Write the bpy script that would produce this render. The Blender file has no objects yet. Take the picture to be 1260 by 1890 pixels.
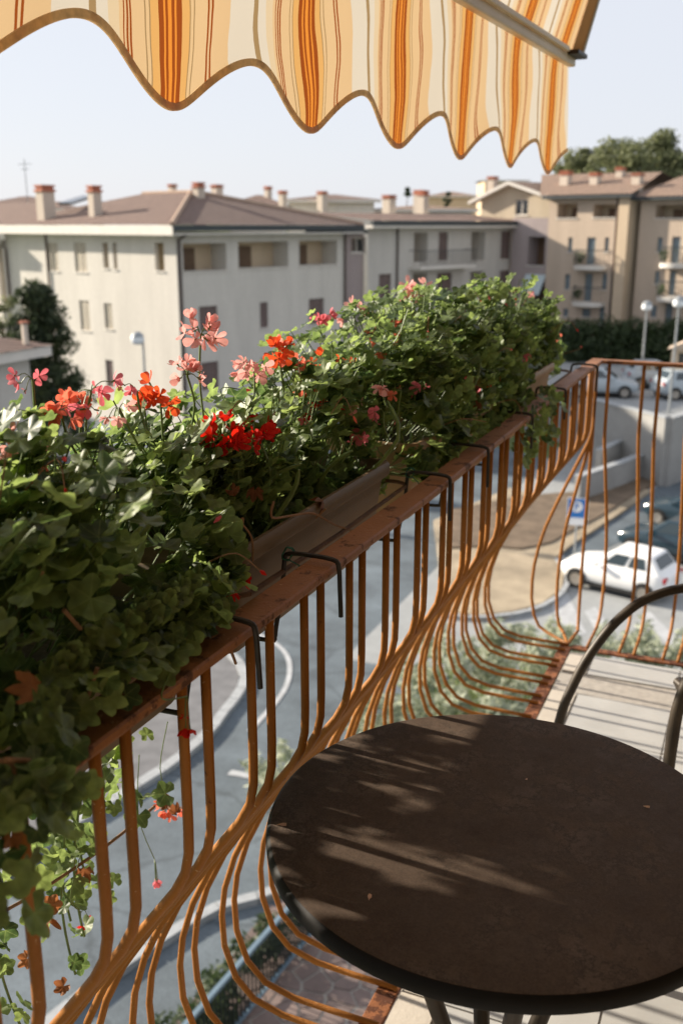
import bpy, math, random
import numpy as np
from mathutils import Vector, Matrix
R = math.radians
sc = bpy.context.scene
col = sc.collection

# ------------------------------------------------------------------ camera
CAMZ, PITCH, YAW = 1.51, 16.089, 23.082
cd = bpy.data.cameras.new('camera'); cam = bpy.data.objects.new('camera', cd); col.objects.link(cam)
cd.sensor_fit = 'VERTICAL'; cd.sensor_height = 36; cd.sensor_width = 24; cd.lens = 35
cd.clip_start = .02; cd.clip_end = 3000
cam.location = (0, 0, CAMZ); cam.rotation_euler = (R(90 - PITCH), 0, R(YAW))
cd.dof.use_dof = True; cd.dof.focus_distance = 1.38; cd.dof.aperture_fstop = 5.8
sc.camera = cam

# ------------------------------------------------------------------ sky, sun, exposure
SUN_EL, SUN_AZ = 21.0, 176.0          # degrees; azimuth counter-clockwise from +X, towards the sun
w = bpy.data.worlds.new('World'); sc.world = w; w.use_nodes = True
nt = w.node_tree; nt.nodes.clear()
sky = nt.nodes.new('ShaderNodeTexSky'); sky.sky_type = 'NISHITA'; sky.sun_disc = False
sky.sun_elevation = R(SUN_EL); sky.sun_rotation = R(90 - SUN_AZ)
sky.altitude = 100; sky.air_density = 1.0; sky.dust_density = 1.2; sky.ozone_density = 1.5
bg = nt.nodes.new('ShaderNodeBackground'); bg.inputs['Strength'].default_value = .10
wo = nt.nodes.new('ShaderNodeOutputWorld')
hz = nt.nodes.new('ShaderNodeMix'); hz.data_type = 'RGBA'; hz.inputs[0].default_value = .92; hz.inputs[7].default_value = (3.12, 3.20, 3.48, 1)   # even bright summer haze over the clear sky
nt.links.new(sky.outputs[0], hz.inputs[6]); nt.links.new(hz.outputs[2], bg.inputs[0]); nt.links.new(bg.outputs[0], wo.inputs[0])
ld = bpy.data.lights.new('sun', 'SUN'); ld.energy = 4.2; ld.angle = R(1.1); ld.color = (1, .89, .74)
sun = bpy.data.objects.new('sun', ld); col.objects.link(sun)
S = Vector((math.cos(R(SUN_EL))*math.cos(R(SUN_AZ)), math.cos(R(SUN_EL))*math.sin(R(SUN_AZ)), math.sin(R(SUN_EL))))
sun.rotation_euler = (-S).to_track_quat('-Z', 'Y').to_euler()
sc.view_settings.view_transform = 'Standard'; sc.view_settings.look = 'None'
sc.view_settings.exposure = 1.36; sc.view_settings.gamma = 1
try: sc.view_settings.use_curve_mapping = False
except Exception: pass
sc.cycles.max_bounces = 8; sc.cycles.transparent_max_bounces = 8

# ------------------------------------------------------------------ surveying helpers (place points at real depths)
_p, _y = R(PITCH), R(YAW)
_fh = np.array([-math.sin(_y), math.cos(_y), 0.]); _z = np.array([0, 0, 1.])
FWD = _fh*math.cos(_p) - _z*math.sin(_p); UP = _fh*math.sin(_p) + _z*math.cos(_p)
RT = np.array([math.cos(_y), math.sin(_y), 0.]); C0 = np.array([0, 0, CAMZ])
def ray(x, y): return FWD + RT*(x-630)/1837.5 - UP*(y-945)/1837.5
def onZ(x, y, Z): r = ray(x, y); return C0 + r*((Z-CAMZ)/r[2])
def onX(x, y, X): r = ray(x, y); return C0 + r*(X/r[0])
def atd(x, y, d): return C0 + ray(x, y)*d
class Face:
    """a vertical plane: start point, direction along it, outward normal"""
    def __init__(s, P, d, n):
        s.P = np.array([P[0], P[1], 0.]); s.d = np.array([d[0], d[1], 0.])/math.hypot(*d[:2]); s.n = np.array([n[0], n[1], 0.])/math.hypot(*n[:2])
    def pt(s, u, z, off=0.): q = s.P + s.d*u + s.n*off; return (q[0], q[1], z)
    def uz(s, x, y):
        r = ray(x, y); t = (s.n@(s.P-C0))/(s.n@r); q = C0 + t*r; return float((q-s.P)@s.d), float(q[2])
    def rect(s, x0, y0, x1, y1):
        a = s.uz(x0, (y0+y1)/2)[0]; b = s.uz(x1, (y0+y1)/2)[0]; m = (x0+x1)/2
        return (a, b, s.uz(m, y1)[1], s.uz(m, y0)[1])
    def shifted(s, off): return Face((s.P+s.n*off)[:2], s.d[:2], s.n[:2])

# ------------------------------------------------------------------ materials
def _nodes(name):
    m = bpy.data.materials.new(name); m.use_nodes = True; t = m.node_tree
    return m, t, t.nodes['Principled BSDF'], t.nodes['Material Output']
def _n(t, typ, **kw):
    n = t.nodes.new(typ)
    for k, v in kw.items(): setattr(n, k, v)
    return n
def lin(c): return tuple(c) + (1,)
def ramp(t, fac, stops, interp='LINEAR'):
    r = _n(t, 'ShaderNodeValToRGB'); r.color_ramp.interpolation = interp; e = r.color_ramp.elements
    while len(e) > 1: e.remove(e[-1])
    e[0].position = stops[0][0]; e[0].color = lin(stops[0][1])
    for p, c in stops[1:]:
        q = e.new(p); q.color = lin(c)
    t.links.new(fac, r.inputs[0]); return r
def noise(t, scale, detail=5, rough=.6, vec=None):
    n = _n(t, 'ShaderNodeTexNoise'); n.inputs['Scale'].default_value = scale; n.inputs['Detail'].default_value = detail; n.inputs['Roughness'].default_value = rough
    if vec is None: vec = _n(t, 'ShaderNodeNewGeometry').outputs['Position']
    t.links.new(vec, n.inputs['Vector']); return n
def bumpnode(t, b, h, strength, dist):
    n = _n(t, 'ShaderNodeBump'); n.inputs['Strength'].default_value = strength; n.inputs['Distance'].default_value = dist
    t.links.new(h, n.inputs['Height']); t.links.new(n.outputs[0], b.inputs['Normal'])
def mat(name, c, rough=.6, var=.18, scale=6, bump=0., bscale=None, bdist=.002, metal=0., spec=.4):
    m, t, b, o = _nodes(name)
    n = noise(t, scale)
    r = ramp(t, n.outputs['Fac'], [(.25, [x*(1-var) for x in c]), (.75, [min(1, x*(1+var)) for x in c])])
    t.links.new(r.outputs[0], b.inputs['Base Color'])
    b.inputs['Roughness'].default_value = rough; b.inputs['Metallic'].default_value = metal
    b.inputs['Specular IOR Level'].default_value = spec
    if bump:
        nb = noise(t, bscale or scale*6); bumpnode(t, b, nb.outputs['Fac'], bump, bdist)
    return m
def rust_paint(name, paint, rust, chip, amount=.5, sc=34):
    m, t, b, o = _nodes(name)
    n1 = noise(t, sc, 8, .72); n2 = noise(t, 150, 4, .6); n3 = noise(t, 9, 4)
    base = ramp(t, n3.outputs['Fac'], [(.3, [x*.82 for x in paint]), (.7, [x*1.15 for x in paint])])
    mk = ramp(t, n1.outputs['Fac'], [(amount, (0, 0, 0)), (amount+.05, (1, 1, 1))])
    ck = ramp(t, n2.outputs['Fac'], [(.67, (0, 0, 0)), (.70, (1, 1, 1))])
    a = _n(t, 'ShaderNodeMix', data_type='RGBA'); a.inputs[7].default_value = lin(rust)
    t.links.new(mk.outputs[0], a.inputs[0]); t.links.new(base.outputs[0], a.inputs[6])
    c = _n(t, 'ShaderNodeMix', data_type='RGBA'); c.inputs[7].default_value = lin(chip)
    t.links.new(ck.outputs[0], c.inputs[0]); t.links.new(a.outputs[2], c.inputs[6])
    t.links.new(c.outputs[2], b.inputs['Base Color'])
    rr = ramp(t, n1.outputs['Fac'], [(amount, (.55,)*3), (amount+.08, (.85,)*3)]); t.links.new(rr.outputs[0], b.inputs['Roughness'])
    ad = _n(t, 'ShaderNodeMath', operation='ADD'); t.links.new(n1.outputs['Fac'], ad.inputs[0]); t.links.new(n2.outputs['Fac'], ad.inputs[1])
    b.inputs['Specular IOR Level'].default_value = .28; bumpnode(t, b, ad.outputs[0], .6, .0018)
    return m
def leaf_mat(name, dark, light, trans=.35, rough=.42, edge=None, veins=False):
    m, t, b, o = _nodes(name)
    g = _n(t, 'ShaderNodeNewGeometry'); oi = _n(t, 'ShaderNodeObjectInfo')
    ad = _n(t, 'ShaderNodeMath', operation='ADD'); t.links.new(g.outputs['Random Per Island'], ad.inputs[0]); t.links.new(oi.outputs['Random'], ad.inputs[1])
    fr = _n(t, 'ShaderNodeMath', operation='FRACT'); t.links.new(ad.outputs[0], fr.inputs[0])
    n = noise(t, 60, 4); mx = _n(t, 'ShaderNodeMath', operation='MULTIPLY_ADD'); mx.inputs[1].default_value = .5; t.links.new(n.outputs['Fac'], mx.inputs[0])
    t.links.new(fr.outputs[0], mx.inputs[2]); mx2 = _n(t, 'ShaderNodeMath', operation='MULTIPLY'); mx2.inputs[1].default_value = .66; t.links.new(mx.outputs[0], mx2.inputs[0])
    stops = [(.1, dark), (.85, light)]
    if edge: stops += [(.90, light), (.97, edge)]
    r = ramp(t, mx2.outputs[0], stops)
    if veins:
        uv = _n(t, 'ShaderNodeUVMap'); sx = _n(t, 'ShaderNodeSeparateXYZ'); t.links.new(uv.outputs[0], sx.inputs[0])
        at = _n(t, 'ShaderNodeMath', operation='ARCTAN2'); t.links.new(sx.outputs[0], at.inputs[0]); t.links.new(sx.outputs[1], at.inputs[1])
        k5 = _n(t, 'ShaderNodeMath', operation='MULTIPLY_ADD'); k5.inputs[1].default_value = 1/1.103; k5.inputs[2].default_value = 10.5; t.links.new(at.outputs[0], k5.inputs[0])
        f5 = _n(t, 'ShaderNodeMath', operation='FRACT'); t.links.new(k5.outputs[0], f5.inputs[0]); c5 = _n(t, 'ShaderNodeMath', operation='SUBTRACT'); c5.inputs[1].default_value = .5; t.links.new(f5.outputs[0], c5.inputs[0])
        a5 = _n(t, 'ShaderNodeMath', operation='ABSOLUTE'); t.links.new(c5.outputs[0], a5.inputs[0]); ln = _n(t, 'ShaderNodeVectorMath', operation='LENGTH'); t.links.new(uv.outputs[0], ln.inputs[0])
        wd = _n(t, 'ShaderNodeMath', operation='MULTIPLY'); t.links.new(a5.outputs[0], wd.inputs[0]); t.links.new(ln.outputs['Value'], wd.inputs[1])
        vk = ramp(t, wd.outputs[0], [(.003, (.34,)*3), (.014, (0, 0, 0))]); vm = _n(t, 'ShaderNodeMix', data_type='RGBA'); vm.inputs[7].default_value = (.24, .29, .10, 1)
        t.links.new(vk.outputs[0], vm.inputs[0]); t.links.new(r.outputs[0], vm.inputs[6])
        zr_ = ramp(t, ln.outputs['Value'], [(.0, (1.15, 1.15, 1.1)), (.22, (.95,)*3), (.30, (.78,)*3), (.40, (1.0,)*3), (.5, (1.12, 1.10, 1.0))]); zm = _n(t, 'ShaderNodeMix', data_type='RGBA', blend_type='MULTIPLY'); zm.inputs[0].default_value = 1
        t.links.new(vm.outputs[2], zm.inputs[6]); t.links.new(zr_.outputs[0], zm.inputs[7]); col_out = zm.outputs[2]
    else: col_out = r.outputs[0]
    t.links.new(col_out, b.inputs['Base Color']); b.inputs['Roughness'].default_value = rough; b.inputs['Specular IOR Level'].default_value = .45
    tr = _n(t, 'ShaderNodeBsdfTranslucent'); hs = _n(t, 'ShaderNodeHueSaturation'); hs.inputs['Value'].default_value = 2.2; hs.inputs['Saturation'].default_value = .98; hs.inputs['Hue'].default_value = .493
    t.links.new(col_out, hs.inputs['Color']); t.links.new(hs.outputs[0], tr.inputs[0])
    mi = _n(t, 'ShaderNodeMixShader'); mi.inputs[0].default_value = trans
    t.links.new(b.outputs[0], mi.inputs[1]); t.links.new(tr.outputs[0], mi.inputs[2]); t.links.new(mi.outputs[0], o.inputs[0])
    bumpnode(t, b, n.outputs['Fac'], .35, .002)
    return m
def petal_mat(name, c, trans=.45):
    m, t, b, o = _nodes(name); n = noise(t, 90, 3)
    r = ramp(t, n.outputs['Fac'], [(.25, [x*.78 for x in c]), (.75, [min(1, x*1.18) for x in c])])
    t.links.new(r.outputs[0], b.inputs['Base Color']); b.inputs['Roughness'].default_value = .55; b.inputs['Specular IOR Level'].default_value = .25
    tr = _n(t, 'ShaderNodeBsdfTranslucent'); t.links.new(r.outputs[0], tr.inputs[0])
    mi = _n(t, 'ShaderNodeMixShader'); mi.inputs[0].default_value = trans
    t.links.new(b.outputs[0], mi.inputs[1]); t.links.new(tr.outputs[0], mi.inputs[2]); t.links.new(mi.outputs[0], o.inputs[0])
    return m
def awning_mat(name):
    m, t, b, o = _nodes(name)
    uv = _n(t, 'ShaderNodeUVMap'); sx = _n(t, 'ShaderNodeSeparateXYZ'); t.links.new(uv.outputs[0], sx.inputs[0])
    nz = noise(t, 7, 2); wob = _n(t, 'ShaderNodeMath', operation='MULTIPLY_ADD'); wob.inputs[1].default_value = .05
    t.links.new(nz.outputs['Fac'], wob.inputs[0]); t.links.new(sx.outputs[0], wob.inputs[2])
    fr = _n(t, 'ShaderNodeMath', operation='FRACT'); t.links.new(wob.outputs[0], fr.inputs[0])
    W, P, O, T, Rr, Y = (.345, .318, .275), (.35, .25, .142), (.355, .205, .072), (.18, .122, .06), (.155, .036, .007), (.38, .14, .022)
    st = [(0, W), (.03, T), (.065, W), (.13, (.35, .285, .195)), (.195, P), (.215, Rr), (.226, P), (.236, Rr), (.247, P), (.257, Rr), (.268, P), (.345, T), (.352, P), (.372, T), (.379, O),
          (.43, Rr), (.463, Y), (.473, Rr), (.492, Y), (.512, Rr), (.533, Y), (.543, Rr), (.575, O), (.625, T), (.632, P), (.65, T), (.657, P), (.745, Rr), (.757, P), (.768, Rr), (.78, P), (.88, W)]
    r = ramp(t, fr.outputs[0], st, 'CONSTANT')
    wv = noise(t, 900, 2); bumpnode(t, b, wv.outputs['Fac'], .3, .0006)
    t.links.new(r.outputs[0], b.inputs['Base Color']); b.inputs['Roughness'].default_value = .9; b.inputs['Specular IOR Level'].default_value = .1
    tr = _n(t, 'ShaderNodeBsdfTranslucent'); t.links.new(r.outputs[0], tr.inputs[0])
    mi = _n(t, 'ShaderNodeMixShader'); mi.inputs[0].default_value = .62
    t.links.new(b.outputs[0], mi.inputs[1]); t.links.new(tr.outputs[0], mi.inputs[2]); t.links.new(mi.outputs[0], o.inputs[0])
    return m
def stucco(name, c, streak=.13):
    m, t, b, o = _nodes(name)
    g = _n(t, 'ShaderNodeNewGeometry'); mp = _n(t, 'ShaderNodeMapping'); mp.inputs['Scale'].default_value = (1, 1, .16)
    t.links.new(g.outputs['Position'], mp.inputs[0])
    n1 = noise(t, .9, 6, .65, mp.outputs[0]); n2 = noise(t, 5, 5)
    a = _n(t, 'ShaderNodeMath', operation='MULTIPLY_ADD'); a.inputs[1].default_value = .7; t.links.new(n1.outputs['Fac'], a.inputs[0])
    k = _n(t, 'ShaderNodeMath', operation='MULTIPLY'); k.inputs[1].default_value = .3; t.links.new(n2.outputs['Fac'], k.inputs[0]); t.links.new(k.outputs[0], a.inputs[2])
    r = ramp(t, a.outputs[0], [(.3, [x*(1-streak) for x in c]), (.65, [min(1, x*(1+streak*.5)) for x in c])])
    t.links.new(r.outputs[0], b.inputs['Base Color']); b.inputs['Roughness'].default_value = .92; b.inputs['Specular IOR Level'].default_value = .15
    bumpnode(t, b, n2.outputs['Fac'], .3, .01)
    return m
def rooftile(name, c, direction):
    m, t, b, o = _nodes(name)
    g = _n(t, 'ShaderNodeNewGeometry'); mp = _n(t, 'ShaderNodeMapping'); mp.inputs['Rotation'].default_value = (0, 0, direction)
    t.links.new(g.outputs['Position'], mp.inputs[0])
    wv = _n(t, 'ShaderNodeTexWave'); wv.bands_direction = 'X'; wv.inputs['Scale'].default_value = .85; wv.inputs['Distortion'].default_value = .4; t.links.new(mp.outputs[0], wv.inputs[0])
    n = noise(t, 2.2, 8, .75); n2 = noise(t, 14, 3)
    mu = _n(t, 'ShaderNodeMath', operation='MULTIPLY_ADD'); mu.inputs[1].default_value = .55; t.links.new(n.outputs['Fac'], mu.inputs[0])
    k = _n(t, 'ShaderNodeMath', operation='MULTIPLY'); k.inputs[1].default_value = .45; t.links.new(n2.outputs['Fac'], k.inputs[0]); t.links.new(k.outputs[0], mu.inputs[2])
    r = ramp(t, mu.outputs[0], [(.3, [x*.65 for x in c]), (.5, c), (.7, [min(1, x*1.35) for x in c])])
    wr = ramp(t, wv.outputs['Fac'], [(.1, (.62,)*3), (.55, (1.12,)*3)]); x = _n(t, 'ShaderNodeMix', data_type='RGBA', blend_type='MULTIPLY'); x.inputs[0].default_value = 1
    t.links.new(r.outputs[0], x.inputs[6]); t.links.new(wr.outputs[0], x.inputs[7])
    t.links.new(x.outputs[2], b.inputs['Base Color']); b.inputs['Roughness'].default_value = .9
    bumpnode(t, b, wv.outputs['Fac'], .9, .08)
    return m
def table_mat():
    m, t, b, o = _nodes('table_slate')
    n1 = noise(t, 11, 9, .68); n2 = noise(t, 420, 3); n3 = noise(t, 26, 8, .75)
    r = ramp(t, n1.outputs['Fac'], [(.3, (.056, .038, .027)), (.52, (.082, .058, .042)), (.72, (.114, .084, .064))])
    v = ramp(t, n3.outputs['Fac'], [(.46, (0, 0, 0)), (.494, (.5,)*3), (.506, (.5,)*3), (.54, (0, 0, 0))])
    gate = ramp(t, n1.outputs['Fac'], [(.42, (0, 0, 0)), (.58, (1, 1, 1))])
    mm = _n(t, 'ShaderNodeMath', operation='MULTIPLY'); t.links.new(v.outputs[0], mm.inputs[0]); t.links.new(gate.outputs[0], mm.inputs[1])
    a = _n(t, 'ShaderNodeMix', data_type='RGBA'); a.inputs[7].default_value = (.010, .008, .007, 1); t.links.new(mm.outputs[0], a.inputs[0]); t.links.new(r.outputs[0], a.inputs[6])
    sp_ = ramp(t, n2.outputs['Fac'], [(.35, (.84,)*3), (.65, (1.16,)*3)]); x_ = _n(t, 'ShaderNodeMix', data_type='RGBA', blend_type='MULTIPLY'); x_.inputs[0].default_value = 1; t.links.new(a.outputs[2], x_.inputs[6]); t.links.new(sp_.outputs[0], x_.inputs[7])
    t.links.new(x_.outputs[2], b.inputs['Base Color'])
    rr = ramp(t, n3.outputs['Fac'], [(.3, (.55,)*3), (.7, (.78,)*3)]); t.links.new(rr.outputs[0], b.inputs['Roughness'])
    b.inputs['Specular IOR Level'].default_value = .15
    bumpnode(t, b, n2.outputs['Fac'], .35, .0008)
    return m
M = {}
M['rail'] = rust_paint('rail_paint', (.28, .115, .042), (.10, .042, .020), (.44, .27, .15), .545, 19)
M['bar'] = rust_paint('baluster_paint', (.31, .118, .018), (.13, .043, .012), (.50, .32, .17), .64)
M['rust'] = rust_paint('rusty_iron', (.26, .10, .04), (.10, .035, .016), (.42, .30, .20), .47)
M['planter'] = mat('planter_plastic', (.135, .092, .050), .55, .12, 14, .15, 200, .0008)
M['planter_lit'] = mat('planter_plastic_lit', (.30, .195, .105), .55, .12, 14, .15, 200, .0008)  # sunlit tone of the far boxes put into the plastic's colour
M['soil'] = mat('soil', (.05, .034, .022), .95, .4, 60, .8, 120, .006)
M['wire'] = mat('bracket_wire', (.020, .017, .014), .5, .5, 60, .3, 200, .0008)
M['wire_rust'] = mat('bracket_wire_rusty', (.10, .05, .025), .7, .5, 60, .3, 200, .0008)
M['twine'] = mat('green_twine', (.01, .10, .06), .6, .2, 80)
M['leaf'] = leaf_mat('geranium_leaf', (.014, .040, .012), (.195, .262, .072), .46, .46, edge=(.34, .26, .06), veins=True)
M['dry'] = leaf_mat('dry_leaf', (.10, .035, .012), (.32, .13, .04), .25, .7)
M['stem'] = mat('geranium_stem', (.12, .18, .05), .5, .3, 40)
M['twig'] = mat('dry_twig', (.22, .12, .06), .8, .35, 50)
M['pink'] = petal_mat('petal_pale_pink', (.84, .40, .36)); M['rose'] = petal_mat('petal_rose', (.72, .17, .20))
M['salmon'] = petal_mat('petal_salmon', (.82, .20, .12)); M['orange'] = petal_mat('petal_orange_red', (.80, .11, .03)); M['red'] = petal_mat('petal_scarlet', (.66, .018, .008))
M['awning'] = awning_mat('awning_cloth'); M['binding'] = petal_mat('awning_binding', (.78, .62, .42), .62)
M['alu'] = mat('awning_profile', (.62, .52, .40), .45, .08, 12, 0, metal=.0); M['bronze'] = mat('awning_arm', (.30, .23, .15), .45, .12, 20, 0, metal=.3); M['black'] = mat('black_plastic', (.012, .010, .009), .5, .2, 20)
M['table'] = table_mat(); M['table_edge'] = mat('table_edge_band', (.006, .005, .004), .6, .3, 60, .2, 300, .0005, spec=.15)
M['tube'] = mat('bronze_tube', (.040, .030, .020), .48, .45, 22, .2, 160, .0006, metal=.2)
M['wicker'] = mat('dark_weave', (.025, .018, .013), .55, .3, 70, .4, 300, .001)
M['tile'] = mat('floor_tile', (.43, .425, .405), .55, .14, 5, .12, 80, .0008); M['grout'] = mat('tile_grout', (.38, .35, .31), .95, .2, 40); M['slab'] = mat('slab_plaster', (.52, .47, .40), .9, .15, 4, .4, 50, .003)
M['house'] = stucco('house_plaster', (.20, .15, .10))

# ------------------------------------------------------------------ mesh building
BASE = {}
class MB:
    def __init__(s): s.v = []; s.f = []; s.uv = None
    def add(s, vs, fs):
        o = len(s.v); s.v += [tuple(map(float, q)) for q in vs]; s.f += [tuple(i+o for i in f) for f in fs]; return s
    def quad(s, a, b, c, d): return s.add([a, b, c, d], [(0, 1, 2, 3)])
    def box(s, x0, y0, z0, x1, y1, z1):
        return s.add([(x0, y0, z0), (x1, y0, z0), (x1, y1, z0), (x0, y1, z0), (x0, y0, z1), (x1, y0, z1), (x1, y1, z1), (x0, y1, z1)],
                     [(0, 3, 2, 1), (4, 5, 6, 7), (0, 1, 5, 4), (1, 2, 6, 5), (2, 3, 7, 6), (3, 0, 4, 7)])
    def fbox(s, F, u0, u1, z0, z1, o0, o1):
        P = [F.pt(u, z, o) for z in (z0, z1) for (u, o) in ((u0, o0), (u1, o0), (u1, o1), (u0, o1))]
        return s.add(P, [(0, 3, 2, 1), (4, 5, 6, 7), (0, 1, 5, 4), (1, 2, 6, 5), (2, 3, 7, 6), (3, 0, 4, 7)])
    def bar(s, a, b, wd, h):
        a, b = Vector(a), Vector(b); t = (b-a).normalized(); up = Vector((0, 0, 1))
        if abs(t.z) > .95: up = Vector((0, 1, 0))
        sd = t.cross(up).normalized()*wd/2; u = sd.cross(t).normalized()*h/2
        P = [p+q for p in (a, b) for q in (-sd-u, sd-u, sd+u, -sd+u)]
        return s.add(P, [(0, 3, 2, 1), (4, 5, 6, 7), (0, 1, 5, 4), (1, 2, 6, 5), (2, 3, 7, 6), (3, 0, 4, 7)])
    def tube(s, pts, r, n=8, caps=True):
        pts = [Vector(p) for p in pts]; N = len(pts); rr = r if hasattr(r, '__len__') else [r]*N
        T = [((pts[min(i+1, N-1)]-pts[max(i-1, 0)])).normalized() for i in range(N)]
        ref = Vector((0, 0, 1)) if abs(T[0].z) < .9 else Vector((0, 1, 0))
        nrm = (ref - T[0]*ref.dot(T[0])).normalized(); vs = []; fs = []
        for i in range(N):
            nrm = (nrm - T[i]*nrm.dot(T[i])).normalized(); bn = T[i].cross(nrm)
            for k in range(n):
                a = 2*math.pi*k/n; vs.append(pts[i] + (nrm*math.cos(a)+bn*math.sin(a))*rr[i])
        for i in range(N-1):
            for k in range(n): fs.append((i*n+k, i*n+(k+1) % n, (i+1)*n+(k+1) % n, (i+1)*n+k))
        if caps: fs.append(tuple(range(n-1, -1, -1))); fs.append(tuple((N-1)*n+k for k in range(n)))
        return s.add(vs, fs)
    def lathe(s, c, prof, n=48):
        vs = []; fs = []; m = len(prof)
        for k in range(n):
            a = 2*math.pi*k/n
            for (r, z) in prof: vs.append((c[0]+r*math.cos(a), c[1]+r*math.sin(a), c[2]+z))
        for k in range(n):
            for i in range(m-1): fs.append((k*m+i, ((k+1) % n)*m+i, ((k+1) % n)*m+i+1, k*m+i+1))
        return s.add(vs, fs)
    def poly(s, pts, z0, z1):
        n = len(pts); P = [(p[0], p[1], z0) for p in pts] + [(p[0], p[1], z1) for p in pts]
        return s.add(P, [tuple(range(n, 2*n))] + [(i, (i+1) % n, n+(i+1) % n, n+i) for i in range(n)])
    def mesh(s, name, m, smooth=False, off=(0, 0, 0)):
        me = bpy.data.meshes.new(name); me.from_pydata([(a-off[0], b-off[1], c-off[2]) for a, b, c in s.v], [], s.f)
        if m is not None: me.materials.append(m)
        if smooth: me.polygons.foreach_set('use_smooth', [True]*len(me.polygons))
        me.update(); return me
    def build(s, name, m, parent=None, smooth=False, kind=None):
        off = (0, 0, 0)
        if parent is not None:
            off = BASE.get(parent.name, (0, 0, 0))
        o = bpy.data.objects.new(name, s.mesh(name, m, smooth, off)); col.objects.link(o)
        if parent is not None: o.parent = parent; BASE[o.name] = off
        if kind: o['kind'] = kind
        if smooth and name != 'inner_leaves':
            try: o.data.set_sharp_from_angle(angle=R(42))
            except Exception: pass
        return o
def thing(name, label, cat, loc, group=None):
    o = bpy.data.objects.new(name, None); col.objects.link(o); o.location = loc; o.empty_display_size = .1
    BASE[o.name] = tuple(float(q) for q in loc); o['label'] = label; o['category'] = cat
    if group: o['group'] = group
    return o
def tag(o, label, cat, group=None):
    o['label'] = label; o['category'] = cat
    if group: o['group'] = group
    return o
def struct(o): o['kind'] = 'structure'; return o
def linked(src, name, parent, matrix):
    o = bpy.data.objects.new(name, src); col.objects.link(o); o.parent = parent; o.matrix_basis = matrix; return o
def spline(P, n=6):
    P = [Vector(p) for p in P]; out = []
    for i in range(len(P)-1):
        a, b, c, d = P[max(i-1, 0)], P[i], P[i+1], P[min(i+2, len(P)-1)]
        for k in range(n):
            t = k/n; out.append(.5*((2*b)+(c-a)*t+(2*a-5*b+4*c-d)*t*t+(3*b-a-3*c+d)*t**3))
    return out + [P[-1]]
def bevel(o, wd, seg=2):
    md = o.modifiers.new('bevel', 'BEVEL'); md.width = wd; md.segments = seg; md.limit_method = 'ANGLE'; return o

G = -9.6           # street level below the balcony floor (z = 0)
TZ = -6.9          # level of the upper terrace

# ================================================================== GROUND AND STREET (setting)
M['asphalt'] = mat('asphalt', (.105, .128, .145), .85, .42, .7, .4, 60, .01)  # broad patches put worn tone and dappled tree shade into the colour
def cracked(m):
    t = m.node_tree; b = t.nodes['Principled BSDF']; old = b.inputs['Base Color'].links[0].from_socket
    v = _n(t, 'ShaderNodeTexVoronoi', feature='DISTANCE_TO_EDGE'); v.inputs['Scale'].default_value = .24; n = noise(t, 2.5, 4); ad = _n(t, 'ShaderNodeVectorMath', operation='MULTIPLY_ADD'); ad.inputs[1].default_value = (.5, .5, 0)
    g = _n(t, 'ShaderNodeNewGeometry'); t.links.new(n.outputs['Color'], ad.inputs[0]); t.links.new(g.outputs['Position'], ad.inputs[2]); t.links.new(ad.outputs[0], v.inputs['Vector'])
    r = ramp(t, v.outputs['Distance'], [(.0, (.72,)*3), (.010, (.8,)*3), (.016, (1,)*3)]); k = noise(t, 30, 2); r2 = ramp(t, k.outputs['Fac'], [(.3, (.8,)*3), (.7, (1.15,)*3)])
    for q in (r, r2):
        x = _n(t, 'ShaderNodeMix', data_type='RGBA', blend_type='MULTIPLY'); x.inputs[0].default_value = 1; t.links.new(old, x.inputs[6]); t.links.new(q.outputs[0], x.inputs[7]); old = x.outputs[2]
    t.links.new(old, b.inputs['Base Color'])
cracked(M['asphalt'])
M['asphalt_pale'] = mat('car_park_asphalt', (.29, .30, .30), .9, .16, 1.1, .4, 60, .01)
M['paint'] = mat('road_paint', (.40, .41, .42), .8, .2, 3)
M['kerb'] = mat('kerb_concrete', (.33, .345, .355), .9, .2, 4, .3, 40, .01)
M['dirt'] = mat('dry_earth', (.33, .27, .19), .95, .4, .8, .6, 12, .05)
M['earth'] = mat('brown_earth', (.15, .11, .075), .95, .4, 1.5, .6, 12, .05)
M['grassy'] = mat('grassy_ground', (.10, .13, .04), .95, .4, 1.2, .6, 12, .05)
M['concrete'] = mat('pale_concrete', (.31, .305, .29), .9, .12, 1.2, .3, 20, .01)
M['stone'] = mat('paving_stone', (.17, .125, .11), .8, .35, 1.7, .4, 40, .01)
M['mortar'] = mat('paving_mortar', (.30, .28, .25), .95, .2, 8)
m = MB(); m.quad((-1200, -600, G-.03), (1200, -600, G-.03), (1200, 1400, G-.03), (-1200, 1400, G-.03)); struct(m.build('ground', M['grassy']))
m = MB(); m.quad((-45, -20, G-.012), (-6.9, -20, G-.012), (-6.2, 46, G-.012), (-45, 70, G-.012)); struct(m.build('road', M['asphalt']))
m = MB(); m.quad((-9.5, 22.5, G-.006), (14, 22.5, G-.006), (14, 52, G-.006), (-9.5, 52, G-.006)); struct(m.build('car_park', M['asphalt_pale']))
m = MB(); p = [onZ(*q, G)[:2] for q in ((1030, 1018), (1150, 945), (1275, 850), (1300, 900), (1180, 985), (1060, 1040))]
m.poly(p, G-.1, G+.002); struct(m.build('access_road', M['asphalt']))
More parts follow.
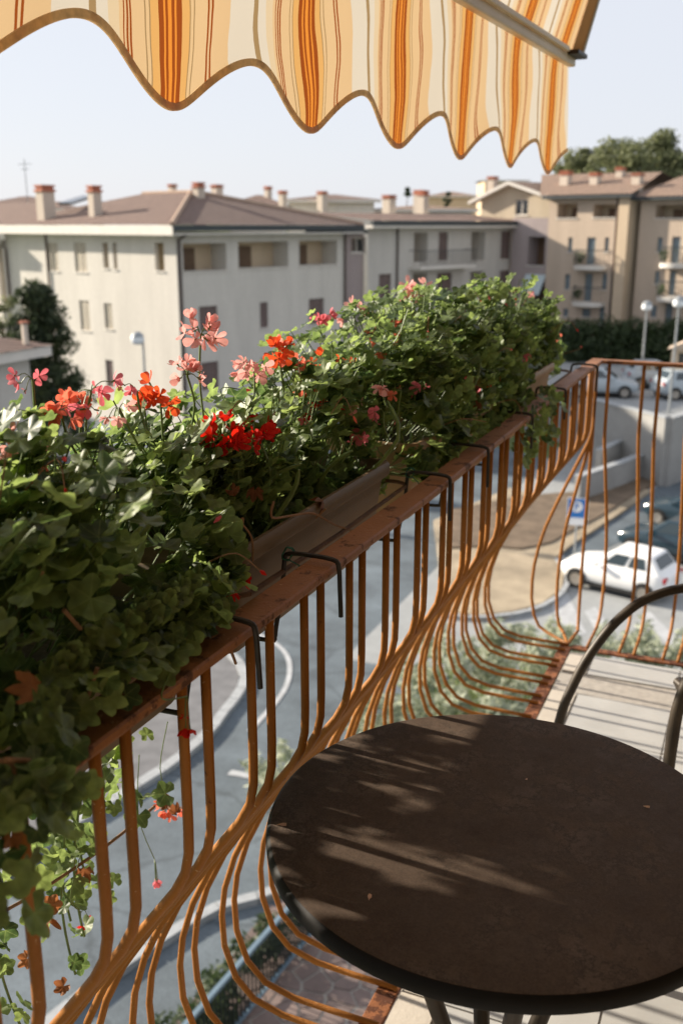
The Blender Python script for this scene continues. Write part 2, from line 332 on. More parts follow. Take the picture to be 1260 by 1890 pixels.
# painted curve on the road edge and a pavement strip with kerb along the yard
def strip(name, pts, wd, z, m_, h=.0, stone=0.):
    """a ribbon along a curve; with stone > 0 it is a row of separate kerb stones"""
    P = spline([Vector((q[0], q[1], 0)) for q in pts], 8); L = []; Rr = []
    for i, q in enumerate(P):
        t = (P[min(i+1, len(P)-1)]-P[max(i-1, 0)]).normalized(); nn = Vector((-t.y, t.x, 0))*wd/2
        L.append(q+nn); Rr.append(q-nn)
    def seg(mb, a, b, c, d, z):
        mb.quad((a.x, a.y, z), (b.x, b.y, z), (c.x, c.y, z), (d.x, d.y, z))
        if h:
            for p, q in ((a, b), (b, c), (c, d), (d, a)): mb.quad((p.x, p.y, z), (q.x, q.y, z), (q.x, q.y, z-h), (p.x, p.y, z-h))
    if not stone:
        mb = MB()
        for i in range(len(P)-1): seg(mb, L[i], L[i+1], Rr[i+1], Rr[i], z)
        return struct(mb.build(name, m_))
    mb = MB()
    for i in range(len(P)-1): seg(mb, L[i].lerp(Rr[i], .08), L[i+1].lerp(Rr[i+1], .08), Rr[i+1].lerp(L[i+1], .08), Rr[i].lerp(L[i], .08), z-.025)
    root = struct(mb.build(name, M['mortar'])); acc = 0; i0 = 0; rg = random.Random(len(pts))
    for i in range(1, len(P)):
        acc += (P[i]-P[i-1]).length
        if acc >= stone or i == len(P)-1:
            g = min(.25, .012/max(acc, .05)); f = lambda A: (A[i0].lerp(A[i], g), A[i].lerp(A[i0], g)); (a, b), (d, c) = f(L), f(Rr); k = MB(); seg(k, a, b, c, d, z+rg.uniform(-.006, .006)); o = k.build('kerb_stone', m_); o.parent = root; acc = 0; i0 = i
    return root
curve = [(-13.6, 21.6), (-12.4, 21.4), (-11.5, 20.6), (-11.05, 19.6), (-10.9, 18.6), (-10.7, 17.4), (-10.75, 16.0), (-11.0, 14.6), (-11.4, 12.6), (-11.8, 9), (-12, 4)]
strip('island_kerb', curve, .24, G+.12, M['kerb'], .14, .6)
m = MB(); m.poly([(a-.13, b) for a, b in curve] + [(-16, 4), (-17.5, 21.6)], G-.05, G+.06); struct(m.build('traffic_island', mat('island_paving', (.15, .15, .155), .9, .25, 2.5, .3, 30, .01)))
strip('road_line', [(-14.9, 23.6), (-13, 23.3), (-11.2, 22.3), (-10.2, 20.4), (-9.95, 18)], .13, G+.004, M['paint'])
strip('pavement_kerb', [(-8.9, 7), (-8.2, 10.4), (-7.5, 12.3), (-6.75, 13.1), (-6.3, 14.6), (-6.6, 18)], .20, G+.12, M['kerb'], .14, .6)
# crossing bars painted near the junction
for i, (x, y) in enumerate(((-9.0, 16.3),)):
    m = MB(); m.quad((x-.5, y-.14, G+.004), (x+.5, y-.05, G+.004), (x+.5, y+.15, G+.004), (x-.5, y+.06, G+.004)); struct(m.build('road_marking', M['paint']))
for q in (((1012, 1100), (1045, 1092), (1082, 1168), (1040, 1186)), ((1078, 1128), (1098, 1120), (1142, 1180), (1112, 1190)), ((1180, 1135), (1198, 1128), (1262, 1190), (1240, 1200))):
    m = MB(); P = [onZ(*a, G+.002) for a in q]; m.quad(*P); struct(m.build('bay_line', M['paint']))
# dry earth island with kerb beside the car park
isl = [onZ(*q, G+.1)[:2] for q in ((820, 1128), (880, 1134), (945, 1128), (1000, 1112), (1036, 1086), (1040, 1060), (1022, 1030), (1060, 1000), (1146, 945), (1200, 905), (1150, 895), (1050, 930), (940, 900), (800, 960))]
m = MB(); m.poly(isl, G-.1, G+.1); struct(m.build('dry_verge', M['dirt']))
strip('verge_kerb', [onZ(*q, G+.12)[:2] for q in ((820, 1132), (880, 1138), (945, 1132), (1002, 1116), (1040, 1088), (1045, 1060), (1026, 1030))], .16, G+.13, M['kerb'], .16, .6)
bank = [onZ(*q, G+.16)[:2] for q in ((830, 1010), (900, 1006), (960, 1012), (1015, 1000), (1060, 975), (1100, 955), (1190, 900), (1225, 880), (1180, 872), (1080, 905), (960, 915), (830, 940))]
m = MB(); m.poly(bank, G-.1, G+.16); struct(m.build('bare_earth_bank', M['earth']))
# upper terrace with its retaining walls
te = [onZ(*q, TZ)[:2] for q in ((1030, 720), (1100, 744), (1234, 777), (1275, 768))]
m = MB(); m.poly([te[0], te[1], te[2], te[3], (20, te[3][1]+2), (60, 300), (-60, 300), (-28, 90), (-20, 62)], G-.5, TZ); struct(m.build('terrace_ground', M['asphalt_pale']))
def wallseg(name, label, px, zt, zb, th):
    P = [onZ(*q, zt) for q in px]; t = thing(name, label, 'wall', (P[0][0], P[0][1], zb)); mb = MB()
    cp = MB()
    for a, b in zip(P[:-1], P[1:]):
        mb.bar((a[0], a[1], (zt+zb)/2), (b[0], b[1], (zt+zb)/2), th, zt-zb)
        cp.bar((a[0], a[1], zt+.03), (b[0], b[1], zt+.03), th+.08, .06)
    mb.build('wall', M['concrete'], t); cp.build('coping', M['kerb'], t); return t
wallseg('retaining_wall', 'long pale retaining wall below the far parked cars', ((1094, 738), (1232, 772)), TZ+.35, G, .3)
wallseg('retaining_wall', 'short retaining wall turning the corner at the right edge', ((1236, 772), (1285, 757)), TZ+.35, G, .3)
wallseg('ramp_wall', 'low beige ramp wall above the bare earth bank', ((1066, 880), (1150, 852), (1222, 824)), G+1.15, G-.1, .28)
wallseg('ramp_wall', 'low beige ramp wall closest under the retaining wall', ((1105, 832), (1172, 800)), G+1.5, G-.1, .28)
# ------------------------------------------------ yard of irregular flagstones behind the fence
random.seed(4)
yard = struct(MB().poly([(-6.4, 6), (-5.75, 12.9), (-2.6, 13.4), (-2.2, 6)], G-.1, G+.01).build('yard', M['mortar']))
seeds = []
for i in range(11):
    for j in range(20): seeds.append((-6.3+i*.36+random.uniform(-.15, .15), 7.6+j*.29+random.uniform(-.13, .13)))
def clip(poly, a, b):
    mx, my = (a[0]+b[0])/2, (a[1]+b[1])/2; nx, ny = b[0]-a[0], b[1]-a[1]; out = []
    for i in range(len(poly)):
        p, q = poly[i], poly[(i+1) % len(poly)]; dp = (p[0]-mx)*nx+(p[1]-my)*ny; dq = (q[0]-mx)*nx+(q[1]-my)*ny
        if dp <= 0: out.append(p)
        if (dp < 0 < dq) or (dq < 0 < dp): t = dp/(dp-dq); out.append((p[0]+(q[0]-p[0])*t, p[1]+(q[1]-p[1])*t))
    return out
for a in seeds:
    P = [(a[0]-.5, a[1]-.5), (a[0]+.5, a[1]-.5), (a[0]+.5, a[1]+.5), (a[0]-.5, a[1]+.5)]
    for b in seeds:
        if b != a and abs(b[0]-a[0]) < .9 and abs(b[1]-a[1]) < .9: P = clip(P, a, b)
        if len(P) < 3: break
    if len(P) >= 3:
        cx = sum(p[0] for p in P)/len(P); cy = sum(p[1] for p in P)/len(P)
        P = [(cx+(p[0]-cx)*.89, cy+(p[1]-cy)*.89) for p in P]
        s_ = MB().poly(P, G, G+.028+random.uniform(-.005, .006)).build('paving_stone', M['stone']); s_.parent = yard

# ================================================================== BALCONY (setting)
m = MB(); m.box(-.556, -2.2, -.22, 1.0, 3.44, -.012); struct(m.build('balcony_slab', M['slab']))
fl = struct(MB().box(-.552, -2.0, -.013, 1.0, 3.436, -.004).build('balcony_floor', M['grout']))
tm = MB().box(-.1475, -.1475, -.006, .1475, .1475, .002).mesh('tile', M['tile']); em = MB().box(-.04, -.1475, -.006, .04, .1475, .0035).mesh('edge_tile', M['slab'])
for j in range(18):
    o = bpy.data.objects.new('edge_tile', em); col.objects.link(o); o.parent = fl; o.location = (-.508, -1.85+j*.3, 0)
    if j == 17: o.scale.y = .55; o.location.y = 3.348
    for i in range(5):
        o = bpy.data.objects.new('tile', tm); col.objects.link(o); o.parent = fl; o.location = (-.313+i*.3, -1.85+j*.3, random.uniform(-.0006, .0006))
        if j == 17: o.scale.y = .55; o.location.y = 3.348
m = MB(); m.box(1.02, -2.2, G-.05, 1.4, 3.5, 6); struct(m.build('house_wall', M['house']))
m = MB(); m.box(-.56, -2.5, G-.05, 1.4, -2.25, 6); struct(m.build('added_shade_wall', M['house']))  # unseen wall added behind the camera to keep light off the bars
m = MB(); m.box(-.50, -4, 2.72, 1.4, 3.44, 2.95); struct(m.build('upper_balcony_slab', M['slab']))

# ================================================================== RAILING
XB = -.541
rl = thing('balcony_railing', 'orange brown iron railing with bulging bars around the balcony', 'railing', (-.55, 3.5, 0))
rail_pts = [(-.540, -1.2), (-.540, .5), (-.537, 1.0), (-.532, 1.6), (-.538, 2.2), (-.543, 2.9), (-.545, 3.55)]
def railx(y):
    for (x0, y0), (x1, y1) in zip(rail_pts[:-1], rail_pts[1:]):
        if y0 <= y <= y1: return x0+(x1-x0)*(y-y0)/(y1-y0)
    return -.54
m = MB(); ys = np.linspace(-1.2, 3.555, 90); rng = np.random.RandomState(2)
prev = None
for y in ys:
    x = railx(y); j = rng.uniform(-.0006, .0006, 2)
    ring = [(x-.021+j[0], y, 1.050), (x+.021+j[1], y, 1.050), (x+.0225+j[1], y, 1.053), (x+.0225+j[1], y, 1.060), (x+.020, y, 1.0625), (x-.020, y, 1.0625), (x-.0225+j[0], y, 1.060), (x-.0225+j[0], y, 1.053)]
    if prev: m.add(prev+ring, [(k, (k+1) % 8, 8+(k+1) % 8, 8+k) for k in range(8)])
    prev = ring
m.build('top_rail', M['rail'], rl)
bevel(MB().box(-.521, 3.512, 1.0505, 1.0, 3.552, 1.0622).build('top_rail', M['rail'], rl), .002)
bevel(MB().box(-.600, -1.2, -.012, -.556, 3.50, -.003).build('bottom_bar', M['rust'], rl), .002)
bevel(MB().box(-.556, 3.478, -.010, 1.0, 3.512, -.001).build('bottom_bar', M['rust'], rl), .002)
PROF = [(0, 1.052), (0, .95), (0, .86), (-.001, .825), (-.007, .796), (-.022, .767), (-.045, .735), (-.12, .632), (-.20, .520), (-.262, .425), (-.300, .345), (-.325, .265), (-.334, .200), (-.331, .130), (-.308, .062), (-.268, .022), (-.205, .006), (-.12, .004), (-.022, .004)]
prof = []
for i in range(len(PROF)-1):
    prof.append(PROF[i])
prof.append(PROF[-1])
bmesh_left = MB().tube([(a, 0, b) for a, b in prof], .0062, 8).mesh('baluster', M['bar'], True)
bx, by, bz = BASE[rl.name]
ylist = []
y = 1.142 - .154*6
while y < 3.49:
    ylist += [y, y+.050]; y += .1535
random.seed(3)
for y in ylist:
    if y > 3.5: continue
    Mx = Matrix.Translation((railx(y)-.004-bx, y+random.uniform(-.003, .003)-by, 0)) @ Matrix.Rotation(random.uniform(-.012, .012), 4, 'Z')
    linked(bmesh_left, 'baluster', rl, Mx)
fprof = [(a*.80 if a > -.3 else a*.80, b) for a, b in prof]
bmesh_front = MB().tube([(0, -a*(1.0), b) for a, b in fprof[:-1]] + [(0, -.035, .004)], .0062, 8).mesh('baluster', M['bar'], True)
for x in [-.500] + [q for k in range(9) for q in (-.384+k*.154, -.332+k*.154)]:
    linked(bmesh_front, 'baluster', rl, Matrix.Translation((x-bx, 3.532-by, 0)) @ Matrix.Rotation(random.uniform(-.02, .02), 4, 'Z'))
for ang, k in ((162, .62), (135, .46), (100, .50)):
    c_, s_ = math.cos(R(ang)), math.sin(R(ang))
    P = [(-.541 + c_*(-a)*k, 3.53 + s_*(-a)*k, b) for a, b in prof[:-2]] + [(-.572, 3.495, .004)]
    MB().tube(P, .0062, 8).build('baluster', M['bar'], rl, True)

# ================================================================== AWNING
aw = thing('striped_awning', 'orange and cream striped awning with scalloped valance above the plants', 'awning', (-.70, 3.5, 2.0))
T0, PER, YE, YS = 1.2855, .408, 3.505, -.75
def awx(y): return -.86 + .0471*y
def zbot(y):
    c_ = math.cos(2*math.pi*(y-T0)/PER); return 1.706 - .041*c_
def fold(y, h):      # h: 0 at the bar, 1 at the hem
    return -.010*h*math.sin(2*math.pi*(y-T0)/PER+1.2)+.003*h*math.sin(2*math.pi*(y-T0)/PER*2.0+.4+h*1.5)+.004*math.sin(y*11+h*2)*h
NY, NZ = 420, 14; vs = []; fs = []; uvs = []
ya = np.linspace(YS, YE, NY)
ZB = 2.0
for i, y in enumerate(ya):
    zb = zbot(y)
    for k in range(NZ+1):
        h = k/NZ; vs.append((awx(y)+fold(y, h), y, ZB+(zb-ZB)*h)); uvs.append(((y-T0)/PER+.475+.022*math.sin(h*5+y*7)*h+.012*math.sin(h*9+y*17), h))
for i in range(NY-1):
    for k in range(NZ): a = i*(NZ+1)+k; fs.append((a, a+1, a+NZ+2, a+NZ+1))
def clothmesh(name, vs, fs, uvs, parent):
    b = MB(); b.v = vs; b.f = fs; o = b.build(name, M['awning'], parent, True)
    ul = o.data.uv_layers.new(name='UVMap'); idx = np.zeros(len(o.data.loops), dtype=np.int32); o.data.loops.foreach_get('vertex_index', idx)
    ul.data.foreach_set('uv', np.array(uvs, dtype=np.float32)[idx].ravel()); return o
val = clothmesh('valance', vs, fs, uvs, aw)
m = MB(); prev = None
for y in np.linspace(YS, YE, 600):
    zb = zbot(y); x = awx(y)+fold(y, 1); d = (zbot(y+.002)-zbot(y-.002))/.004; l = math.hypot(1, d); ny, nz = -d/l, 1/l
    ring = [(x-.0022, y, zb-.001), (x+.0022, y, zb-.001), (x+.0022, y+ny*.0098, zb+nz*.0098), (x-.0022, y+ny*.0098, zb+nz*.0098)]
    if prev: m.add(prev+ring, [(k, (k+1) % 4, 4+(k+1) % 4, 4+k) for k in range(4)])
    prev = ring
m.build('edge_binding', M['binding'], val, True)
# steep canopy rising from the front bar to the slab above
vs = []; fs = []; uvs = []; NV = 8; TOPX, TOPZ = .18, 2.74
for i, y in enumerate(ya[::3]):
    for k in range(NV+1):
        h = k/NV; vs.append((awx(y)+.02+TOPX*h+.012*math.sin(h*math.pi), y, ZB+.022+(TOPZ-ZB)*h)); uvs.append(((y-T0)/PER+.475, -h))
n3 = len(ya[::3])
for i in range(n3-1):
    for k in range(NV): a = i*(NV+1)+k; fs.append((a, a+1, a+NV+2, a+NV+1))
clothmesh('canopy', vs, fs, uvs, aw)
m = MB()
for (dx, dz, wd, hh) in ((.014, .012, .026, .030),):
    m.bar((awx(YS)+dx, YS, ZB+dz), (awx(YE-.02)+dx, YE-.02, ZB+dz), wd, hh)
bevel(m.build('front_bar', M['alu'], aw), .005, 3)
bevel(MB().bar((awx(YS)+.034, YS, ZB+.030), (awx(YE-.16)+.034, YE-.16, ZB+.030), .012, .014).build('front_bar_lip', M['alu'], aw), .002)
xe = awx(YE)
bevel(MB().bar((xe+.035, YE-.055, ZB+.028), (xe+.035+TOPX*1.02, YE-.055, ZB+.74), .038, .030).build('side_arm', M['bronze'], aw), .004)
bevel(MB().bar((xe+.030, YE-.135, ZB+.026), (xe+.036, YE-.012, ZB+.026), .050, .014).build('end_cap', M['black'], aw), .003)

# ================================================================== PLANTERS AND BRACKETS
PL = [(.30, .985), (1.065, 1.640), (1.765, 2.43), (2.52, 3.08)]
def rrect(cx, cy, hx, hy, r, z, n=5):
    out = []
    for (sx, sy, a0) in ((1, 1, 0), (-1, 1, 90), (-1, -1, 180), (1, -1, 270)):
        for k in range(n):
            a = R(a0+90*k/(n-1)); out.append((cx+sx*(hx-r)+r*math.cos(a), cy+sy*(hy-r)+r*math.sin(a), z))
    return out
def loft(rings, close_bottom=True):
    b = MB(); n = len(rings[0])
    for r_ in rings: b.v += [tuple(map(float, q)) for q in r_]
    for i in range(len(rings)-1):
        for k in range(n): b.f.append((i*n+k, i*n+(k+1) % n, (i+1)*n+(k+1) % n, (i+1)*n+k))
    if close_bottom: b.f.append(tuple(range(n-1, -1, -1)))
    return b
PX = -.697
plab = ['brown plastic window box nearest the camera, buried under leaves', 'brown plastic window box with its bare side and corner showing', 'brown window box third along the railing, mostly under leaves', 'sunlit tan window box farthest along the railing by the corner']
for i, (y0, y1) in enumerate(PL):
    yc, hy = (y0+y1)/2, (y1-y0)/2
    t = thing('planter_box', plab[i], 'planter', (PX, yc, .945), 'window boxes hung on the railing')
    mt = M['planter_lit'] if i >= 2 else M['planter']
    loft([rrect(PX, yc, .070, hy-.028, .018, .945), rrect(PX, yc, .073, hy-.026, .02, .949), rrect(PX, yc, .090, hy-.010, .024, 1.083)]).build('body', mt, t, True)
    loft([rrect(PX, yc, .090, hy-.010, .024, 1.0825), rrect(PX, yc, .098, hy-.001, .026, 1.081), rrect(PX, yc, .1005, hy, .027, 1.084), rrect(PX, yc, .1005, hy, .027, 1.101), rrect(PX, yc, .097, hy-.003, .026, 1.106), rrect(PX, yc, .091, hy-.009, .024, 1.106), rrect(PX, yc, .087, hy-.012, .022, 1.100), rrect(PX, yc, .083, hy-.016, .02, 1.06)], False).build('rim', mt, t, True)
    b = loft([rrect(PX, yc, .0835, hy-.0165, .02, 1.062)], True); b.f = [tuple(range(len(b.v)))]; b.build('soil', M['soil'], t)
blab = ['black wire bracket hooked on the rail at the nearest window box', 'rusty wire bracket around the window box with the bare side', 'wire bracket hooked under the third window box', 'wire bracket hooked by the far corner of the railing']
hooks = [(.50, .936), (1.178, 1.690), (1.955, 2.36), (2.775, 3.30)]
for i, (ha, hb) in enumerate(hooks):
    y0, y1 = PL[i]; t = thing('planter_bracket', blab[i], 'bracket', (-.6, (ha+hb)/2, .93), 'wire brackets holding the window boxes')
    for y in (ha, hb):
        P = spline([(-.508, y+.012, .985), (-.507, y+.006, 1.030), (-.506, y, 1.062), (-.514, y, 1.0715), (-.55, y, 1.0735), (-.580, y, 1.0715), (-.588, y, 1.062), (-.592, y, 1.02), (-.603, y, .96), (-.606, y, .942), (-.615, y, .936), (-.70, y, .935), (-.785, y, .936), (-.794, y, .944), (-.805, y, 1.0), (-.812, y, 1.05)], 3)
        h = MB().tube(P, .0035, 8).build('hook', M['wire'], t, True)
        if i < 3: MB().tube([(-.583+.008*math.cos(a), y+.006*math.sin(a*.9)+.004*math.sin(3*a), 1.071+.009*math.sin(a)) for a in np.linspace(0, 12, 26)] + [(-.572, y+.012, 1.052), (-.568, y+.016, 1.04)], .0011, 5, False).build('twine', M['twine'], h)
    xa, xb, ya_, yb_ = -.590, -.815, min(ha-.05, y0-.008), max(hb+.012, y1+.012)
    ring = [(xa, ya_+.02, 1.046), (xa, (ya_+yb_)/2, 1.042), (xa, yb_-.02, 1.046), (xa-.008, yb_-.004, 1.047), (xa-.022, yb_, 1.048), (xb+.02, yb_, 1.048), (xb, yb_-.02, 1.048), (xb, ya_+.02, 1.048), (xb+.02, ya_, 1.048), (xa-.022, ya_, 1.048), (xa-.006, ya_+.006, 1.047), (xa, ya_+.02, 1.046)]
    MB().tube(ring, .0038, 8).build('ring_wire', M['wire_rust'], t, True)

# ================================================================== TABLE
TC = (-.246, 1.094); TR = .297; TH = .782
tb = thing('round_table', 'dark brown round bistro table with mottled top beside the railing', 'table', (TC[0], TC[1], 0))
MB().lathe((TC[0], TC[1], TH), [(0, 0), (.1, 0), (.2, 0), (TR-.008, 0), (TR-.0045, -.0008)], 128).build('table_top', M['table'], tb, True)
MB().lathe((TC[0], TC[1], TH), [(TR-.0045, -.0009), (TR-.001, -.0035), (TR+.001, -.009), (TR, -.021), (TR-.004, -.025), (TR-.02, -.026), (0, -.026)], 128).build('edge_band', M['table_edge'], tb, True)
for k in range(4):
    a = R(28+90*k); c_, s_ = math.cos(a), math.sin(a); q = lambda r, z, o=0: (TC[0]+c_*r-s_*o, TC[1]+s_*r+c_*o, z)
    P = spline([q(.20, .752), q(.17, .735), q(.135, .68), q(.062, .46), q(.05, .40), q(.062, .34), q(.16, .12), q(.205, .02), q(.215, .002)], 5)
    lg = MB().tube(P, .0115, 10).build('leg', M['tube'], tb, True)
    MB().tube([q(.213, .0), q(.216, .014)], .014, 10).build('foot_cap', M['black'], lg, True)
MB().tube([(TC[0]+.048*math.cos(a), TC[1]+.048*math.sin(a), .40) for a in np.linspace(0, 2*math.pi, 33)], .008, 8, False).build('ring', M['tube'], tb, True)
MB().tube([(TC[0]+.185*math.cos(a), TC[1]+.185*math.sin(a), .742) for a in np.linspace(0, 2*math.pi, 49)], .009, 8, False).build('support_hoop', M['tube'], tb, True)
# crumbs and fallen petals lying on the table
def flake(name, x, y, sz, ang, mt, label, cat, grp):
    p = onZ(x, y, TH+.003); b = MB(); c_, s_ = math.cos(ang), math.sin(ang)
    P = [(0, 0, 0), (.5, .35, .004), (1, .15, .006), (.9, -.3, .002), (.3, -.3, .001), (-.5, .1, .003)]
    b.add([(p[0]+sz*(c_*a-s_*q), p[1]+sz*(s_*a+c_*q), TH+.0008+z*sz*30*.02+z*.2) for a, q, z in P], [(0, 1, 2), (0, 2, 3), (0, 3, 4), (0, 5, 1)])
    b.add([(p[0]+sz*(c_*a-s_*q), p[1]+sz*(s_*a+c_*q), TH+.0004) for a, q, z in P], [(0, 2, 1), (0, 3, 2), (0, 4, 3), (0, 1, 5)])
    return tag(b.build(name, mt), label, cat, grp)
M['flake'] = mat('dry_petal', (.55, .36, .25), .8, .2, 90)
flake('fallen_petal', 516, 1520, .009, .6, M['flake'], 'dry curled petal on the table near its left edge', 'petal', 'debris on the table')
flake('fallen_petal', 682, 1655, .007, 1.9, M['flake'], 'small pale crumb on the shaded lower left of the table', 'crumb', 'debris on the table')
flake('fallen_petal', 1190, 1486, .006, .2, M['flake'], 'thin dry petal shred on the right of the table', 'petal', 'debris on the table')
flake('fallen_petal', 970, 1436, .0025, .9, M['flake'], 'tiny pale speck on the far half of the table', 'crumb', 'debris on the table')

# ================================================================== CHAIR
P0 = Vector((-.370, 2.25, 0)); bd = Vector((.831, .556, 0)); sd = Vector((.556, -.831, 0))
ch = thing('garden_armchair', 'bronze tube armchair with woven seat behind the table', 'chair', (P0.x+.4, P0.y, 0))
def cp(t, z, s): q = P0 + bd*t + sd*s; return (q.x, q.y, z)
arm = [(-.055, .0), (-.04, .12), (-.02, .25), (.0, .363), (.019, .418), (.052, .491), (.100, .563), (.141, .605), (.181, .634), (.235, .654), (.291, .663), (.40, .668), (.60, .67), (.845, .66)]
arm2 = [(-.03, .0), (-.015, .2), (-.004, .45), (.0, .56), (.006, .63), (.03, .70), (.08, .735), (.16, .742), (.3, .73), (.6, .69), (.845, .66)]
for s in (0., .505):
    MB().tube(spline([cp(t, z, s) for t, z in (arm if s == 0 else arm2)], 4), .0118, 12).build('arm_and_front_leg', M['tube'], ch, True)
    MB().tube(spline([cp(.86, 0, s), cp(.82, .25, s), cp(.79, .43, s), cp(.84, .66, s), cp(.90, .90, s), cp(.90, .93, s+(.03 if s == 0 else -.03))], 5), .0125, 12).build('rear_post', M['tube'], ch, True)
    MB().tube([cp(.30, .405, s), cp(.79, .41, s)], .011, 10).build('seat_rail', M['tube'], ch, True)
MB().tube([cp(.30, .415, 0), cp(.30, .415, .50)], .011, 10).build('front_rail', M['tube'], ch, True)
MB().tube([cp(.90, .93, .03), cp(.90, .93, .47)], .0125, 12).build('top_rail', M['tube'], ch, True)
wv = MB()
for i in range(26):
    s = .012+i*.019; wv.bar(cp(.30, .425, s), cp(.78, .425, s), .015, .004)
for i in range(24):
    t = .30+i*.0205; wv.bar(cp(t, .4285+.003*(i % 2), .006), cp(t, .4285+.003*(i % 2), .494), .013, .003)
wv.build('woven_seat', M['wicker'], ch, kind='stuff')
wv = MB()
for i in range(23):
    s = .02+i*.0205; wv.bar(cp(.80, .46, s), cp(.895, .92, s), .014, .004)
for i in range(18):
    z = .48+i*.024; t = .803+(z-.48)*.21; wv.bar(cp(t-.004, z, .01), cp(t-.004, z, .49), .012, .003)
wv.build('woven_back', M['wicker'], ch, kind='stuff')

# ================================================================== GERANIUMS
def set_uv(me, uvs):
    ul = me.uv_layers.new(name='UVMap'); idx = np.zeros(len(me.loops), dtype=np.int32); me.loops.foreach_get('vertex_index', idx)
    ul.data.foreach_set('uv', np.array(uvs, dtype=np.float32)[idx].ravel())
def leaf_mesh(name, seed, mt, crumple=1.0):
    rg = random.Random(seed); b = MB(); n = 31; vs = [(0, 0, .0)]; inner = []; outer = []
    cup = rg.uniform(-.10, .38)*crumple; wav = rg.uniform(.04, .10)*crumple
    for k in range(n):
        f = k/(n-1); ang = R(-158+316*f); lobe = .5+.5*math.cos(2*math.pi*5*(f-.1))
        r = .5*(.765+.245*lobe**.6)*(1-.10*abs(2*f-1))*(1+rg.uniform(-.025, .025))
        z = cup*r*r*2+wav*math.cos(5*2*math.pi*(f-.1))*r+rg.uniform(-.022, .022)*crumple
        outer.append((math.sin(ang)*r, math.cos(ang)*r, z))
        r2 = r*.55; inner.append((math.sin(ang)*r2, math.cos(ang)*r2, cup*r2*r2*2+wav*.55*math.cos(5*2*math.pi*(f-.1))*r2+.004))
    vs += inner + outer; fs = []
    for k in range(n-1):
        fs.append((0, 1+k, 2+k)); fs.append((1+k, 1+n+k, 2+n+k, 2+k))
    b.v = [tuple(q) for q in vs]; b.f = fs
    me = b.mesh(name, mt, True); set_uv(me, [(q[0], q[1]) for q in vs]); return me
LEAVES = [leaf_mesh('leaf', 10+i, M['leaf']) for i in range(6)]
DRY = [leaf_mesh('dry_leaf', 50+i, M['dry'], 4.5) for i in range(3)]
LV = [np.array([v.co[:] for v in q.vertices]) for q in LEAVES]; LF = [[tuple(p.vertices) for p in q.polygons] for q in LEAVES]
def petal_mesh(name, mt, wd):
    b = MB(); rows = ((0, .10), (.3, .55), (.62, 1.0), (.88, .92), (1.0, .45)); vs = []
    for j, (t, ww) in enumerate(rows):
        for i in (-1, 0, 1):
            vs.append((i*ww*wd*.5, t, .20*t*t-.06*abs(i)*ww+.10*t))
    fs = []
    for j in range(len(rows)-1):
        for i in range(2): a = j*3+i; fs.append((a, a+1, a+4, a+3))
    b.v = vs; b.f = fs; return b.mesh(name, mt, True)
PET = {k: (petal_mesh('petal', M[k], .72), petal_mesh('petal', M[k], .45)) for k in ('pink', 'rose', 'salmon', 'orange', 'red')}
def frame_mat(pos, nrm, roll, s):
    n_ = Vector(nrm).normalized(); ref = Vector((0, 0, 1)) if abs(n_.z) < .95 else Vector((0, 1, 0))
    a = ref.cross(n_).normalized(); b = n_.cross(a); c_, s_ = math.cos(roll), math.sin(roll)
    x = a*c_+b*s_; y = b*c_-a*s_
    return Matrix(((x.x*s, y.x*s, n_.x*s, pos[0]), (x.y*s, y.y*s, n_.y*s, pos[1]), (x.z*s, y.z*s, n_.z*s, pos[2]), (0, 0, 0, 1)))
glab = ['near geranium mass at the left edge spilling over the railing', 'geranium with scarlet flowers above the bare-sided window box', 'bushy geranium with coral and pink flowers in the third box', 'leafy geranium in the farthest box by the railing corner']
PLANTS = []
def hump(i, y):
    """height and reach of the leaf mound along the railing"""
    ks = [(.2, .27, .23), (.5, .275, .22), (.8, .255, .20), (.93, .23, .18), (1.05, .185, .16), (1.2, .175, .15), (1.4, .195, .15), (1.65, .215, .15), (1.85, .25, .17), (2.1, .275, .18), (2.45, .28, .18), (2.9, .255, .17), (3.08, .225, .15), (3.2, .17, .12), (3.4, .08, .07)]
    for (a, h0, r0), (b, h1, r1) in zip(ks[:-1], ks[1:]):
        if a <= y <= b: t = (y-a)/(b-a); return (h0+(h1-h0)*t)*(.87 if y < 1.5 else .93), r0+(r1-r0)*t
    return .2, .15
camv = Vector((0, 0, CAMZ))
